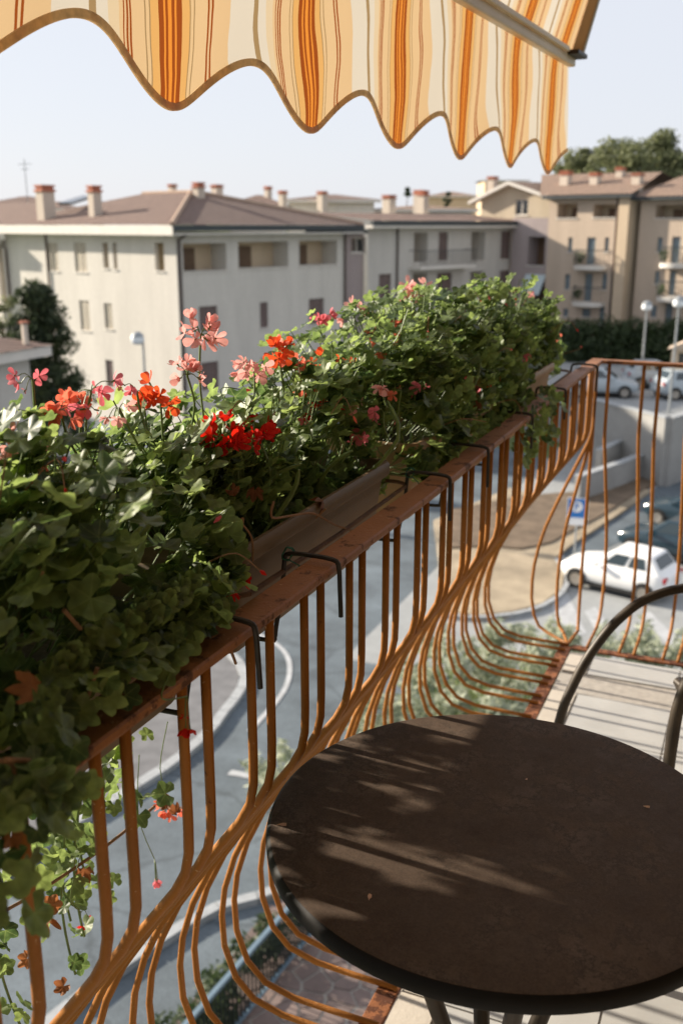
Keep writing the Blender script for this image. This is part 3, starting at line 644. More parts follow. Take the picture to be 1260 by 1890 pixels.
def make_plant(i):
    rg = random.Random(100+i); y0, y1 = PL[i]; yc = (y0+y1)/2
    t = thing('geranium_plant', glab[i], 'plant', (PX, yc, 1.062), 'geraniums in the window boxes'); PLANTS.append(t)
    base = Vector(BASE[t.name]); L = []; stems = MB()
    ya, yb = y0-.05, y1+.055
    if i == 0: ya = .16
    if i == 3: yb = y1+.24
    N = [1750, 1400, 1650, 1500][i]; clumps = []
    for k in range(N//15):
        clumps.append((rg.uniform(ya, yb), rg.betavariate(1.15, 1.15)*math.pi*1.16-(.16 if i >= 2 else .08)*math.pi, rg.triangular(.55, 1.42, .95)))
    for k in range(N):
        if rg.random() < .80: cy_, a, pr = rg.choice(clumps); y = cy_+rg.gauss(0, .028); a += rg.gauss(0, .13)
        else: y = rg.uniform(ya, yb); a = rg.uniform(-.1, 1.1)*math.pi; pr = rg.uniform(.5, 1.0)
        H, W_ = hump(i, y); lay = max(.22, pr*(1-abs(rg.gauss(0, .13))))
        ca, sa = math.cos(a), math.sin(a); rx = (W_*(.92 if ca > 0 else 1.55))*lay; rz = H*lay
        p = Vector((PX-.01+ca*rx, y, 1.075+max(sa, -.25 if i >= 2 and ca > 0 else -.12)*rz)); lay = min(lay, 1.0)
        out = Vector((ca*1.0, rg.gauss(0, .35), sa*.9))
        lim = -.640 if 1.04 < y < 1.72 else ((-.562 if y < 2.62 else -.615) if y > 1.72 else (-.515 if y < .78 else (-.522 if y < .93 else -.57)))
        if p.x > lim: p.x = lim-rg.random()*.04
        zl = 1.115 if 1.05 < y < 1.72 else (1.085 if y < 1.05 else (1.04 if y < 2.62 else 1.105))
        if p.x > -.625 and p.z < zl: p.z = zl+rg.random()*.04
        nrm = out*.60+Vector((-.55, -.18, .60))+Vector((rg.gauss(0, .42), rg.gauss(0, .42), rg.gauss(0, .30)))
        L.append((p, nrm, rg.uniform(0, 6.28) if rg.random() < .4 else rg.gauss(3.1, .8), rg.triangular(.021, .058, .040), lay, out))
    for k in range((6, 6, 22, 22)[i]):      # leggy shoots standing out of the mound
        y = rg.uniform(ya+.03, yb-.03); a = rg.uniform(.22, .80)*math.pi; H, W_ = hump(i, y); ca, sa = math.cos(a), math.sin(a)
        r0 = Vector((PX-.01+ca*W_*(.8 if ca > 0 else 1.4), y, 1.075+sa*H)); dr = Vector((ca*.6, rg.gauss(0, .5), sa+.3)).normalized(); ln = rg.uniform(.025, .07)
        if 1.04 < y < 1.72 and r0.x > -.66: continue
        stems.tube([r0-dr*.05, r0, r0+dr*ln], .0012, 5, False)
        for j in range(rg.randint(3, 6)):
            L.append((r0+dr*ln*rg.uniform(.5, 1.1)+Vector((rg.gauss(0, .014), rg.gauss(0, .014), rg.gauss(0, .008))), dr+Vector((rg.gauss(-.3, .5), rg.gauss(-.1, .5), rg.gauss(.2, .3))), rg.uniform(0, 6.28), rg.uniform(.018, .036), 1.0, dr))
    # trailing shoots outside, and a spill over the rail
    V = {0: [(.86, .36), (.91, .30), (1.05, .30), (1.08, .38), (1.06, .52), (.89, .45)], 1: [(1.10, .34), (1.16, .42), (1.21, .56), (1.25, .50), (1.60, .78), (1.13, .55), (1.66, .80)], 2: [(1.80, .74), (1.92, .70), (2.05, .80), (2.3, .85)], 3: [(2.6, .85), (2.85, .9)]}[i]
    for (vy, ze) in V:
        xs = -.84-rg.random()*.06; n = int((1.12-ze)/.013); path = []
        for k in range(n+1):
            f = k/n; q = Vector((xs-.10*math.sin(f*2.0)-.02*math.sin(f*9), vy+.06*math.sin(f*3+vy*5), 1.12+(ze-1.12)*f)); path.append(q)
            for _ in range(1 if rg.random() < .75 else 0): L.append((q+Vector((rg.gauss(0, .03), rg.gauss(0, .035), rg.gauss(0, .01))), Vector((rg.gauss(.15, .6), rg.gauss(-.35, .5), rg.gauss(.5, .4))), rg.uniform(0, 6.28), rg.uniform(.024, .052), .9, Vector((1, 0, 0))))
        stems.tube(path, .0022, 5)
    if i < 2:
        for k in range((330, 190)[i]):  # hidden leaves outside the boxes, added to block sun on the table
            y = rg.uniform(.55, 1.02) if i == 0 else rg.uniform(1.02, 1.31)
            L.append((Vector((rg.uniform(-.97, -.82), y, rg.uniform(.84, 1.08))), Vector((rg.gauss(-.3, .5), rg.gauss(-.2, .5), rg.gauss(.6, .4))), rg.uniform(0, 6.28), rg.uniform(.030, .055), .9, Vector((-1, 0, 0))))
    if i == 0:
        for k in range(150):      # leaves lying on the rail
            y = rg.uniform(.52, .955); p = Vector((rg.uniform(-.590, -.521-.03*max(0, (y-.85)/.1)), y, 1.078+rg.random()*.045))
            L.append((p, Vector((.45, -.3, .8))+Vector((rg.gauss(0, .4), rg.gauss(0, .4), rg.gauss(0, .25))), rg.gauss(3.1, .8), rg.uniform(.024, .046), 1.0, Vector((1, 0, .6))))
        for k in range(190):
            y = rg.uniform(.34, .90); f = rg.random()**1.5; reach = max(0, 1-abs(y-.50)/.42)
            reach = max(0, 1-abs(y-.50)/.15)**.5; p = Vector((-.520+.055*rg.random()*reach+.004*rg.random(), y, 1.13-f*(.15*reach)))
            if y > .60: p.x -= .035; p.z = max(p.z, 1.085)
            L.append((p, Vector((.8, -.3, .6))+Vector((rg.gauss(0, .35), rg.gauss(0, .35), rg.gauss(0, .3))), rg.gauss(3.1, .7), rg.uniform(.024, .044), 1.0, Vector((1, 0, 0))))
    if i == 2 or i == 3:
        for k in range(26):
            y = rg.uniform(2.30, 2.52) if i == 2 else rg.uniform(2.52, 2.64); p = Vector((-.515+rg.gauss(0, .018), y+rg.gauss(0, .01), 1.10-rg.random()*.15))
            L.append((p, Vector((.8, -.4, .5))+Vector((rg.gauss(0, .4), rg.gauss(0, .4), rg.gauss(0, .3))), rg.gauss(3.1, .7), rg.uniform(.026, .045), 1.0, Vector((1, 0, 0))))
    L = [q for q in L if not (1.0 < q[0].y < 1.034 and q[0].z < 1.075 and q[0].x < -.56)]
    score = []
    for k, (p, nrm, roll, s, lay, out) in enumerate(L):
        d = (camv-p); vis = d.normalized().dot(out.normalized())
        score.append(((s/d.length)*(.35+lay)*(1.0 if vis > -.15 else .35)*(1 if lay > .72 else .35), k))
    order = [k for _, k in sorted(score, reverse=True)]; big = set(order[:296])
    vs = []; fs = []; nv = 0; uvl = []
    for k, (p, nrm, roll, s, lay, out) in enumerate(L):
        Mx = frame_mat(p, nrm, roll, s); var = k % 6
        if k in big:
            linked(LEAVES[var], 'leaf', t, Matrix.Translation(-base) @ Mx)
        else:
            A = np.array(Mx); q = LV[var]@A[:3, :3].T+A[:3, 3]; vs.append(q); uvl.append(LV[var][:, :2]); fs += [tuple(a+nv for a in f) for f in LF[var]]; nv += len(q)
        lb = Mx @ Vector((0, -.06, 0)); core = Vector((PX+(p.x-PX)*.45, p.y+rg.gauss(0, .02), max(1.06, p.z-.07)))
        if lay > .55 and rg.random() < .7 and p.z > 1.05 and (lb-core).length < .11:
            mid = (lb+core)/2+Vector((0, 0, -.008)); stems.tube([core, mid, lb], .0008+.0004*rg.random(), 4, False)
    b = MB(); b.v = [tuple(q) for q in np.concatenate(vs)]; b.f = fs; il = b.build('inner_leaves', M['leaf'], t, True, kind='stuff'); set_uv(il.data, np.concatenate(uvl))
    # woody stems from the soil
    for k in range(26):
        y = rg.uniform(y0+.03, y1-.03); p = Vector((PX+rg.uniform(-.06, .06), y, 1.06)); H, W_ = hump(i, y)
        q = p+Vector((rg.uniform(-.14, .11), rg.uniform(-.06, .06), H*rg.uniform(.5, .9))); stems.tube(spline([p, (p+q)/2+Vector((rg.gauss(0, .02), rg.gauss(0, .02), .02)), q], 3), [.0035]*6+[.0018], 5)
    stems.build('stems', M['stem'], t, True, kind='stuff')
    return t, rg
for i in range(4): make_plant(i)
def dry_leaf(pi, x, y, X, s, seed):
    rg = random.Random(seed); p = onX(x, y, X); t = PLANTS[pi]
    linked(DRY[seed % 3], 'dry_leaf', t, Matrix.Translation(-Vector(BASE[t.name])) @ frame_mat(p, (rg.gauss(.3, .4), -.8, rg.gauss(.3, .4)), rg.uniform(0, 6), s))
for k, a in enumerate(((0, 155, 1605, -.93, .034), (0, 95, 1670, -.93, .034), (0, 88, 1700, -.93, .030), (0, 118, 1820, -.95, .030), (0, 50, 1770, -.95, .03), (1, 595, 925, -.60, .028), (1, 470, 905, -.62, .026), (0, 305, 1480, -.92, .032), (0, 325, 1500, -.92, .026), (0, 60, 1270, -.52, .03), (0, 20, 1545, -.50, .03), (2, 885, 755, -.57, .025), (2, 815, 620, -.72, .05), (1, 430, 905, -.62, .02))): dry_leaf(*a, k)

# ---- flower heads: stalk and pedicels, petals as their own pieces
def flower(pi, x, y, X, colr, size=1.0, n=7, seed=0, droop=0., stalk=.10, spread=1.0, bud=0, col2=None, lean=(0, 0)):
    size *= .70 if x < 640 else 1.0
    rg = random.Random(1000+seed*7+int(x)); t = PLANTS[pi]; base = Vector(BASE[t.name]); c = Vector(onX(x, y, X)); b = MB()
    foot = c+Vector((rg.uniform(-.02, .02)+lean[0], rg.uniform(-.02, .02)+lean[1], -stalk))
    hub = c+Vector((0, 0, -.012*size))
    b.tube(spline([foot, (foot+hub)/2+Vector((rg.uniform(-.008, .008), rg.uniform(-.008, .008)-(.03 if stalk < 0 else 0), 0)), hub], 4), .0016 if stalk > 0 else .0009, 6)
    pets = []
    view = (camv-c).normalized()
    for k in range(n+bud):
        th = rg.uniform(0, 2*math.pi); el = rg.uniform(-.35, 1.1)-droop*1.3
        d = Vector((math.cos(th)*math.cos(el), math.sin(th)*math.cos(el), math.sin(el)))
        d = (d+view*.35).normalized(); ln = rg.uniform(.015, .027)*size*spread; e = hub+d*ln+Vector((0, 0, -.010*droop))
        b.tube(spline([hub, hub+d*ln*.5+Vector((0, 0, .004)), e], 3), .0008*max(size, .7), 5)
        b.tube([e-d*.001, e+d*.005*size, e+d*.009*size], [.0013*size, .0019*size, .0008*size], 5)
        ax = (d*.8+view*.35+Vector((0, 0, .15 if not droop else -.3))).normalized()
        if k >= n:
            for j in range(3): pets.append((e+d*.004*size, d, j*2.1+rg.random(), rg.uniform(.007, .012)*size, 78, 1))
            continue
        r0 = rg.uniform(0, 6.28); op = rg.uniform(28, 62)
        for j in range(5): pets.append((e+d*.006*size, ax, r0+j*1.2566+rg.gauss(0, .12), rg.uniform(.0165, .023)*size, op+rg.gauss(0, 12), 1 if j < 2 else 0))
    h = b.build('flower_head', M['stem'], t, True)
    for q, ax, roll, s, op, kind in pets:
        Mx = frame_mat(q, ax, roll, 1.0) @ Matrix.Rotation(R(min(80, max(5, 90-op-20))), 4, 'X') @ Matrix.Scale(s, 4)
        cc = colr if not col2 or rg.random() < .6 else col2
        linked(PET[cc][kind], 'petal', h, Matrix.Translation(-base) @ Mx)
fl_ = [(1, 370, 606, -.80, 'pink', 1.15, 9, 0, .13, 1), (1, 345, 682, -.80, 'pink', .95, 8, 0, .09, 1), (0, 168, 706, -.80, 'rose', 1.1, 4, .3, .11, 1.9), (0, 110, 745, -.80, 'salmon', 1.0, 6, .1, .08, 1.2), (0, 150, 738, -.82, 'salmon', .95, 6, .1, .08, 1.1),
       (1, 296, 726, -.80, 'orange', 1.15, 7, .1, .09, 1.2), (1, 252, 712, -.80, 'rose', .8, 2, .3, .06, 1.4), (1, 468, 668, -.80, 'pink', 1.0, 8, .2, .09, 1.3), (1, 516, 642, -.82, 'orange', 1.15, 8, 0, .11, 1.1),
       (1, 545, 672, -.82, 'salmon', .9, 4, .1, .09, 1.2), (1, 596, 668, -.82, 'orange', 1.05, 6, .1, .10, 1.3), (1, 634, 672, -.82, 'orange', .8, 4, .1, .10, 1.2), (1, 412, 800, -.66, 'red', 1.15, 10, 0, .07, 1.1), (1, 474, 790, -.66, 'red', 1.15, 9, 0, .08, 1.0), (1, 450, 815, -.64, 'red', .9, 5, 0, .06, 1.0),
       (1, 597, 760, -.68, 'red', 1.15, 8, 0, .07, 1.0), (2, 768, 537, -.86, 'pink', 1.2, 6, 0, .10, 1.0), (2, 592, 588, -.90, 'rose', 1.1, 5, .2, .09, 1.2), (2, 712, 606, -.76, 'salmon', 1.0, 3, .1, .08, 1.0), (2, 735, 612, -.76, 'salmon', 1.1, 3, .1, .08, 1.0),
       (1, 680, 784, -.63, 'rose', .9, 2, .3, .06, 1.0), (3, 942, 652, -.62, 'rose', 1.2, 4, .1, .07, 1.0), (2, 858, 694, -.62, 'rose', 1.0, 4, .3, .07, 1.2), (2, 740, 714, -.62, 'salmon', .7, 1, .5, .07, 1.6), (2, 708, 752, -.60, 'rose', .7, 2, .5, .06, 1.5),
       (3, 966, 545, -.88, 'pink', .9, 3, .2, .09, 1.2), (0, 40, 805, -.72, 'pink', 1.0, 4, .2, .07, 1.3), (0, 80, 835, -.72, 'salmon', .6, 2, .5, .05, 1.0), (1, 428, 1068, -.585, 'red', .75, 2, .6, .04, 1.2), (0, 372, 938, -.66, 'red', .6, 2, .6, .05, 1.5),
       (0, 345, 1275, -.515, 'red', .75, 2, 1.2, -.03, 1.4), (0, 365, 1165, -.56, 'red', .8, 2, .9, .02, 1.8), (0, 312, 1472, -.95, 'salmon', 1.0, 5, .8, -.17, 1.0), (0, 285, 1580, -.97, 'rose', .8, 3, 1.2, -.22, 2.0), (0, 150, 1678, -.93, 'red', .7, 1, 1.0, -.10, 1.0),
       (3, 1035, 628, -.72, 'salmon', .8, 2, .2, .06, 1.0), (2, 650, 800, -.60, 'rose', .6, 1, .4, .05, 1.0), (2, 705, 692, -.62, 'pink', .7, 2, .4, .06, 1.2), (2, 567, 770, -.66, 'rose', .6, 1, .3, .05, 1.0), (3, 700, 580, -.84, 'rose', .8, 2, .2, .08, 1.2), (2, 690, 640, -.72, 'salmon', .8, 3, .2, .06, 1.1), (2, 790, 640, -.70, 'rose', .8, 2, .3, .06, 1.2), (3, 880, 600, -.74, 'salmon', .9, 3, .2, .06, 1.1), (3, 985, 610, -.70, 'rose', .8, 2, .2, .06, 1.1), (2, 655, 575, -.86, 'pink', .9, 4, .1, .08, 1.1), (3, 830, 545, -.86, 'rose', .8, 2, .2, .07, 1.1), (1, 560, 720, -.72, 'salmon', .7, 3, .2, .06, 1.2), (2, 640, 725, -.66, 'pink', .7, 2, .4, .05, 1.3),
       (0, 60, 690, -.86, 'rose', .8, 3, .3, .08, 1.5), (1, 220, 745, -.78, 'pink', .7, 3, .3, .06, 1.4), (2, 780, 700, -.60, 'rose', .7, 2, .4, .05, 1.3), (3, 905, 690, -.60, 'orange', .6, 1, .4, .05, 1.2)]
for k, (pi, x, y, X, c_, sz, n, dr, st, sp) in enumerate(fl_):
    if pi < 2 and -.88 < X < -.77 and y < 900: X += .07
    flower(pi, x, y, X, c_, sz, n, k, dr, st, sp, bud=2 if n >= 4 else 1)
def twig(pi, pts, X, r=.0018):
    P = [Vector(onX(x, y, X)) for x, y in pts]; rg = random.Random(len(pts)+int(pts[0][0]))
    P = [q+Vector((rg.uniform(-.008, .008), 0, 0)) for q in P]
    MB().tube(spline(P, 4), r, 6).build('twig', M['twig'], PLANTS[pi], True)
twig(1, ((500, 925), (502, 955), (540, 952), (580, 948), (620, 968), (675, 988)), -.585); twig(1, ((590, 958), (593, 938)), -.585, .0012)
twig(1, ((425, 1000), (432, 975), (440, 955), (436, 990), (445, 1015), (458, 1020)), -.60); twig(1, ((447, 960), (455, 990), (460, 1035)), -.60, .0014)
twig(0, ((178, 1232), (172, 1290), (145, 1345)), -.53, .002); twig(0, ((85, 1050), (95, 1095)), -.55, .0022); twig(0, ((118, 1126), (157, 1162)), -.55, .0022); twig(0, ((395, 1165), (372, 1195), (350, 1212)), -.545, .0014)
twig(0, ((0, 1405), (25, 1415), (22, 1480)), -.50, .002); twig(0, ((10, 1402), (75, 1404)), -.49, .002); twig(0, ((310, 1100), (300, 1145), (255, 1172)), -.57, .0012)
twig(0, ((0, 1690), (90, 1640), (200, 1560), (290, 1490)), -.93, .0028); twig(0, ((410, 1182), (425, 1205), (436, 1225)), -.53, .0018)
for pi in range(4):
    rg = random.Random(900+pi); y0, y1 = PL[pi]; bs = BASE[PLANTS[pi].name]
    for k in range(11):
        y = rg.uniform(y0+.02, y1-.02); a = rg.uniform(.05, .62)*math.pi; H, W_ = hump(pi, y); p = Vector((PX+math.cos(a)*W_*.8, y, 1.08+math.sin(a)*H*.9)); d = Vector((math.cos(a)*.8, rg.gauss(0, .6), math.sin(a)*.7+.1)).normalized()
        q = p+d*rg.uniform(.03, .07); e = q+Vector((rg.gauss(.01, .015), rg.gauss(0, .02), rg.uniform(-.03, .012)))
        if 1.04 < y < 1.72 and e.x > -.60: continue
        o = MB().tube(spline([p, q, e], 4), .0008, 5).build('twig', M['twig'] if k % 3 else M['stem'], PLANTS[pi], True)
        if k % 2 == 0: MB().tube([e, e+(e-q).normalized()*.006, e+(e-q).normalized()*.013], [.0012, .0026, .0006], 6).build('bud', M[('rose', 'red', 'salmon')[k % 3]], o, True)

# ================================================================== BUILDINGS ACROSS THE STREET
M['cream'] = stucco('cream_stucco', (.63, .595, .535)); M['greywall'] = stucco('pale_grey_stucco', (.57, .54, .49)); M['mauve'] = stucco('mauve_stucco', (.38, .32, .31)); M['ochre'] = stucco('ochre_stucco', (.52, .42, .33)); M['yellow'] = stucco('yellow_stucco', (.52, .44, .33)); M['beige'] = stucco('beige_stucco', (.58, .46, .33))
M['white'] = mat('white_fascia', (.68, .64, .58), .7, .08, 2); M['gutter'] = mat('dark_gutter', (.045, .055, .06), .5, .2, 3); M['pipe'] = mat('brown_pipe', (.10, .075, .065), .5, .2, 3)
M['shutter'] = mat('mauve_shutter', (.20, .15, .14), .7, .12, 4); M['shutter_blue'] = mat('blue_grey_shutter', (.20, .255, .29), .7, .12, 4); M['shutter_tan'] = mat('tan_shutter', (.33, .24, .13), .7, .12, 4); M['shutter_cream'] = mat('cream_shutter', (.60, .54, .44), .7, .1, 4)
M['wood'] = mat('brown_joinery', (.14, .085, .05), .6, .25, 5); M['chimney'] = stucco('chimney_render', (.58, .50, .42)); M['brickcap'] = mat('brick_cap', (.42, .16, .10), .9, .25, 6)
M['glass'] = mat('window_glass', (.03, .035, .04), .08, .2, 2, spec=.8); M['lampwhite'] = mat('lamp_globe', (.75, .78, .80), .3, .05, 3); M['pole'] = mat('grey_pole', (.30, .32, .33), .5, .1, 5, metal=.3)
U = np.array([.354, .935]); U /= np.linalg.norm(U); Vv = np.array([-U[1], U[0]])
ra = math.atan2(U[1], U[0])
M['tile_v'] = rooftile('red_roof_tiles', (.175, .115, .092), -ra+math.pi/2); M['tile_u'] = rooftile('red_roof_tiles_end', (.175, .115, .092), -ra); M['tile_c'] = rooftile('tan_roof_tiles', (.25, .17, .125), -ra+math.pi/2)
def wall(b, F, u0, u1, z0, z1, ops, th=.0):
    us = sorted({u0, u1} | {max(u0, min(u1, q)) for o in ops for q in o[:2]}); zs = sorted({z0, z1} | {max(z0, min(z1, q)) for o in ops for q in o[2:4]})
    for a, c in zip(us[:-1], us[1:]):
        for d, e in zip(zs[:-1], zs[1:]):
            mu, mz = (a+c)/2, (d+e)/2
            if any(o[0] < mu < o[1] and o[2] < mz < o[3] for o in ops): continue
            b.quad(F.pt(a, d), F.pt(c, d), F.pt(c, e), F.pt(a, e))
    for (a, c, d, e, dp) in ops:
        b.quad(F.pt(a, d), F.pt(a, e), F.pt(a, e, -dp), F.pt(a, d, -dp)); b.quad(F.pt(c, d), F.pt(c, e), F.pt(c, e, -dp), F.pt(c, d, -dp))
        b.quad(F.pt(a, e), F.pt(c, e), F.pt(c, e, -dp), F.pt(a, e, -dp)); b.quad(F.pt(a, d), F.pt(c, d), F.pt(c, d, -dp), F.pt(a, d, -dp))
def window(F, op, t, kind, mt=None):
    a, c, d, e, dp = op; fw = .06
    if kind == 'shutter':
        b = MB(); n = max(4, int((e-d)/.11)); mid = (a+c)/2
        for s0, s1 in ((a+.01, mid-.01), (mid+.01, c-.01)):
            b.fbox(F, s0, s0+.05, d+.01, e-.01, -dp+.0, -dp+.05); b.fbox(F, s1-.05, s1, d+.01, e-.01, -dp+.0, -dp+.05)
            for k in range(n): z = d+(e-d)*(k+.5)/n; b.fbox(F, s0+.05, s1-.05, z-.038, z+.038, -dp+.005, -dp+.03)
        o = b.build('shutter', mt or M['shutter'], t); MB().fbox(F, a-.001, c+.001, d, e, -dp-.06, -dp-.01).build('backing', M['wood'], o)
    elif kind == 'glass':
        b = MB(); b.fbox(F, a, a+fw, d, e, -dp, -dp+.05); b.fbox(F, c-fw, c, d, e, -dp, -dp+.05); b.fbox(F, a+fw, c-fw, e-fw, e, -dp, -dp+.05); b.fbox(F, a+fw, c-fw, d, d+fw, -dp, -dp+.05); b.fbox(F, (a+c)/2-.035, (a+c)/2+.035, d+fw, e-fw, -dp, -dp+.05)
        o = b.build('window', mt or M['white'], t); MB().fbox(F, a, c, d, e, -dp-.04, -dp+.01).build('pane', M['glass'], o)
    else:
        o = MB().fbox(F, a-.02, c+.02, d-.02, e+.02, -dp-.1, -dp).build('loggia_back', mt or M['beige'], t)
        wd = c-a; MB().fbox(F, a+wd*.30, a+wd*.30+min(.9, wd*.3), d, e-.25, -dp, -dp+.05).build('loggia_door', M['wood'], o)
    if kind != 'loggia' or True:
        MB().fbox(F, a-.06, c+.06, d-.07, d-.005, -.05, .06).build('sill', M['white'], o)
    return o
def chimney(t, x0, y0, x1, y1, d, capm=None):
    p = atd((x0+x1)/2, y1, d); q = atd((x0+x1)/2, y0, d); wd = (x1-x0)/1837.5*d*.72; h = q[2]-p[2]
    F = Face(p[:2], U, Vv); b = MB(); b.fbox(F, -wd/2, wd/2, p[2]-1.0, p[2]+h*.80, -wd/2, wd/2); o = b.build('chimney', M['chimney'], t)
    c_ = MB(); c_.fbox(F, -wd/2-.08, wd/2+.08, p[2]+h*.80, p[2]+h*.86, -wd/2-.08, wd/2+.08)
    c_.fbox(F, -wd/2+.02, wd/2-.02, p[2]+h*.86, p[2]+h*.94, -wd/2+.02, wd/2-.02); c_.fbox(F, -wd/2-.05, wd/2+.05, p[2]+h*.94, p[2]+h, -wd/2-.05, wd/2+.05)
    c_.build('chimney_cap', capm or M['brickcap'], o)
# ---- left block (hip roof, corner towards the camera)
A0 = np.array([-28.492, 45.263]); FR = Face(A0, U, (U[1], -U[0])); FL = Face(A0, Vv, -U)
def pxz(x, y): return 620+x*.508, 300+y*.508
tA = thing('apartment_block', 'cream corner apartment block with hipped red roof on the left', 'building', (A0[0], A0[1], G), 'buildings across the street')
opsR = [FR.rect(338, 449, 418, 500)+(1.3,), FR.rect(440, 446, 532, 494)+(1.3,), FR.rect(552, 444, 622, 489)+(1.3,), FR.rect(368, 565, 402, 612)+(.14,), FR.rect(480, 558, 495, 605)+(.14,), FR.rect(570, 551, 598, 598)+(.14,), FR.rect(372, 668, 404, 720)+(.14,), FR.rect(482, 660, 497, 708)+(.14,), FR.rect(570, 650, 598, 700)+(.14,)]
b = MB(); wall(b, FR, 0, 12.6, G-.2, 1.05, opsR)
opsL = [FL.rect(303, 448, 286, 500)+(.3,), FL.rect(200, 448, 190, 495)+(.25,), FL.rect(216, 448, 209, 497)+(.25,), FL.rect(108, 448, 88, 500)+(.10,), FL.rect(160, 448, 138, 502)+(.10,), FL.rect(166, 555, 148, 610)+(.10,), FL.rect(208, 560, 193, 607)+(.12,), FL.rect(210, 665, 196, 715)+(.14,), FL.rect(105, 560, 88, 610)+(.1,)]
wall(b, FL, 0, 17.6, G-.2, 1.05, opsL)
F2 = Face(A0+U*12.6, Vv, U); F3 = Face(A0+Vv*17.6, U, Vv); wall(b, F2, 0, 17.6, G-.2, 1.05, []); wall(b, F3, 0, 12.6, G-.2, 1.05, [])
b.build('wall', M['cream'], tA)
for k, o in enumerate(opsR): window(FR, o, tA, 'loggia' if k < 3 else 'shutter', M['beige'] if k < 3 else M['shutter'])
for k, o in enumerate(opsL): window(FL, o, tA, 'shutter', M['shutter_tan'] if k < 3 else (M['shutter'] if k == 7 else M['shutter_cream']))
b = MB(); ov = .75
def Apt(u, v, z): q = A0+U*u+Vv*v; return (q[0], q[1], z)
e_ = [Apt(-ov, -ov, 1.52), Apt(12.6+ov, -ov, 1.52), Apt(12.6+ov, 17.6+ov, 1.52), Apt(-ov, 17.6+ov, 1.52)]; r0, r1 = Apt(6.3, 6.6, 3.38), Apt(6.3, 11.5, 3.38)
o = MB().add([e_[0], e_[3], r1, r0], [(0, 1, 2, 3)]).add([e_[1], e_[2], r1, r0], [(0, 1, 2, 3)]).build('roof', M['tile_v'], tA)
MB().add([e_[0], e_[1], r0], [(0, 1, 2)]).add([e_[3], e_[2], r1], [(0, 1, 2)]).build('roof_end', M['tile_u'], o)
b = MB(); b.tube([(e_[0][0], e_[0][1], 1.55), (r0[0], r0[1], 3.43)], .13, 6); b.tube([(e_[1][0], e_[1][1], 1.55), (r0[0], r0[1], 3.43)], .13, 6); b.tube([r0, r1], .13, 6); b.build('ridge_tiles', mat('ridge_tile', (.38, .27, .20), .9, .2, 3), o)
b = MB(); FO = FL.shifted(ov); b.fbox(FO, -ov, 17.6+ov, 1.0, 1.50, -.05, .0); b.fbox(FL, -ov, 17.6+ov, 1.0, 1.06, .0, ov-.05); b.build('fascia', M['white'], tA)
b = MB(); FO = FR.shifted(ov); b.fbox(FO, -ov+.01, 12.6+ov, 1.20, 1.50, -.05, .10); b.build('gutter', M['gutter'], tA)
b = MB(); b.fbox(FR, -ov+.06, 12.6+ov, 1.02, 1.10, .0, ov+.03); b.build('soffit', M['white'], tA)
for P_, r_ in (([FR.pt(.12, G, .1), FR.pt(.12, .75, .1), FR.pt(.3, 1.05, ov*.7)], .085), ([FR.pt(12.45, G, .1), FR.pt(12.45, 1.0, .1)], .075), ([FL.pt(12.6, G, .08), FL.pt(12.6, 1.0, .08)], .06)): MB().tube(P_, r_, 8).build('downpipe', M['pipe'], tA, True)
chimney(tA, 70, 342, 104, 404, 60); chimney(tA, 165, 343, 190, 404, 57.5); chimney(tA, 357, 337, 379, 385, 58); chimney(tA, 390, 341, 412, 366, 66); chimney(tA, 311, 340, 327, 362, 68)
p0, p1 = atd(120, 376, 60), atd(165, 362, 63); MB().bar(p0, p1, .9, .12).build('skylight', M['glass'], tA)
an = MB(); q = atd(52, 375, 62); an.tube([q, (q[0], q[1], q[2]+2.6)], .025, 5); an.bar((q[0]-.5, q[1], q[2]+2.3), (q[0]+.5, q[1], q[2]+2.3), .03, .03); an.bar((q[0]-.3, q[1], q[2]+2.0), (q[0]+.3, q[1], q[2]+2.0), .03, .03); an.build('aerial', M['pole'], tA)
# ---- wing at the far left edge
Wq = A0+Vv*17.9-U*.4; tW = thing('apartment_wing', 'cream wing with brown shutter at the far left edge', 'building', (Wq[0], Wq[1], G), 'buildings across the street')
FW = Face(Wq, Vv, -U); b = MB(); op = [FW.rect(8, 458, -2, 560)+(.2,)]; wall(b, FW, 0, 9, G-.2, .6, op); wall(b, Face(Wq, U, (U[1], -U[0])), 0, 8, G-.2, .6, []); b.build('wall', M['cream'], tW)
window(FW, op[0], tW, 'shutter', M['shutter_tan'])
b = MB(); b.fbox(FW, -.5, 9, .35, .75, .0, .8); b.build('fascia', M['white'], tW)
b = MB(); b.quad(FW.pt(-.6, .78, .85), FW.pt(9, .78, .85), FW.pt(9, 3.0, -5), FW.pt(-.6, 3.0, -5)); b.build('roof', M['tile_v'], tW)
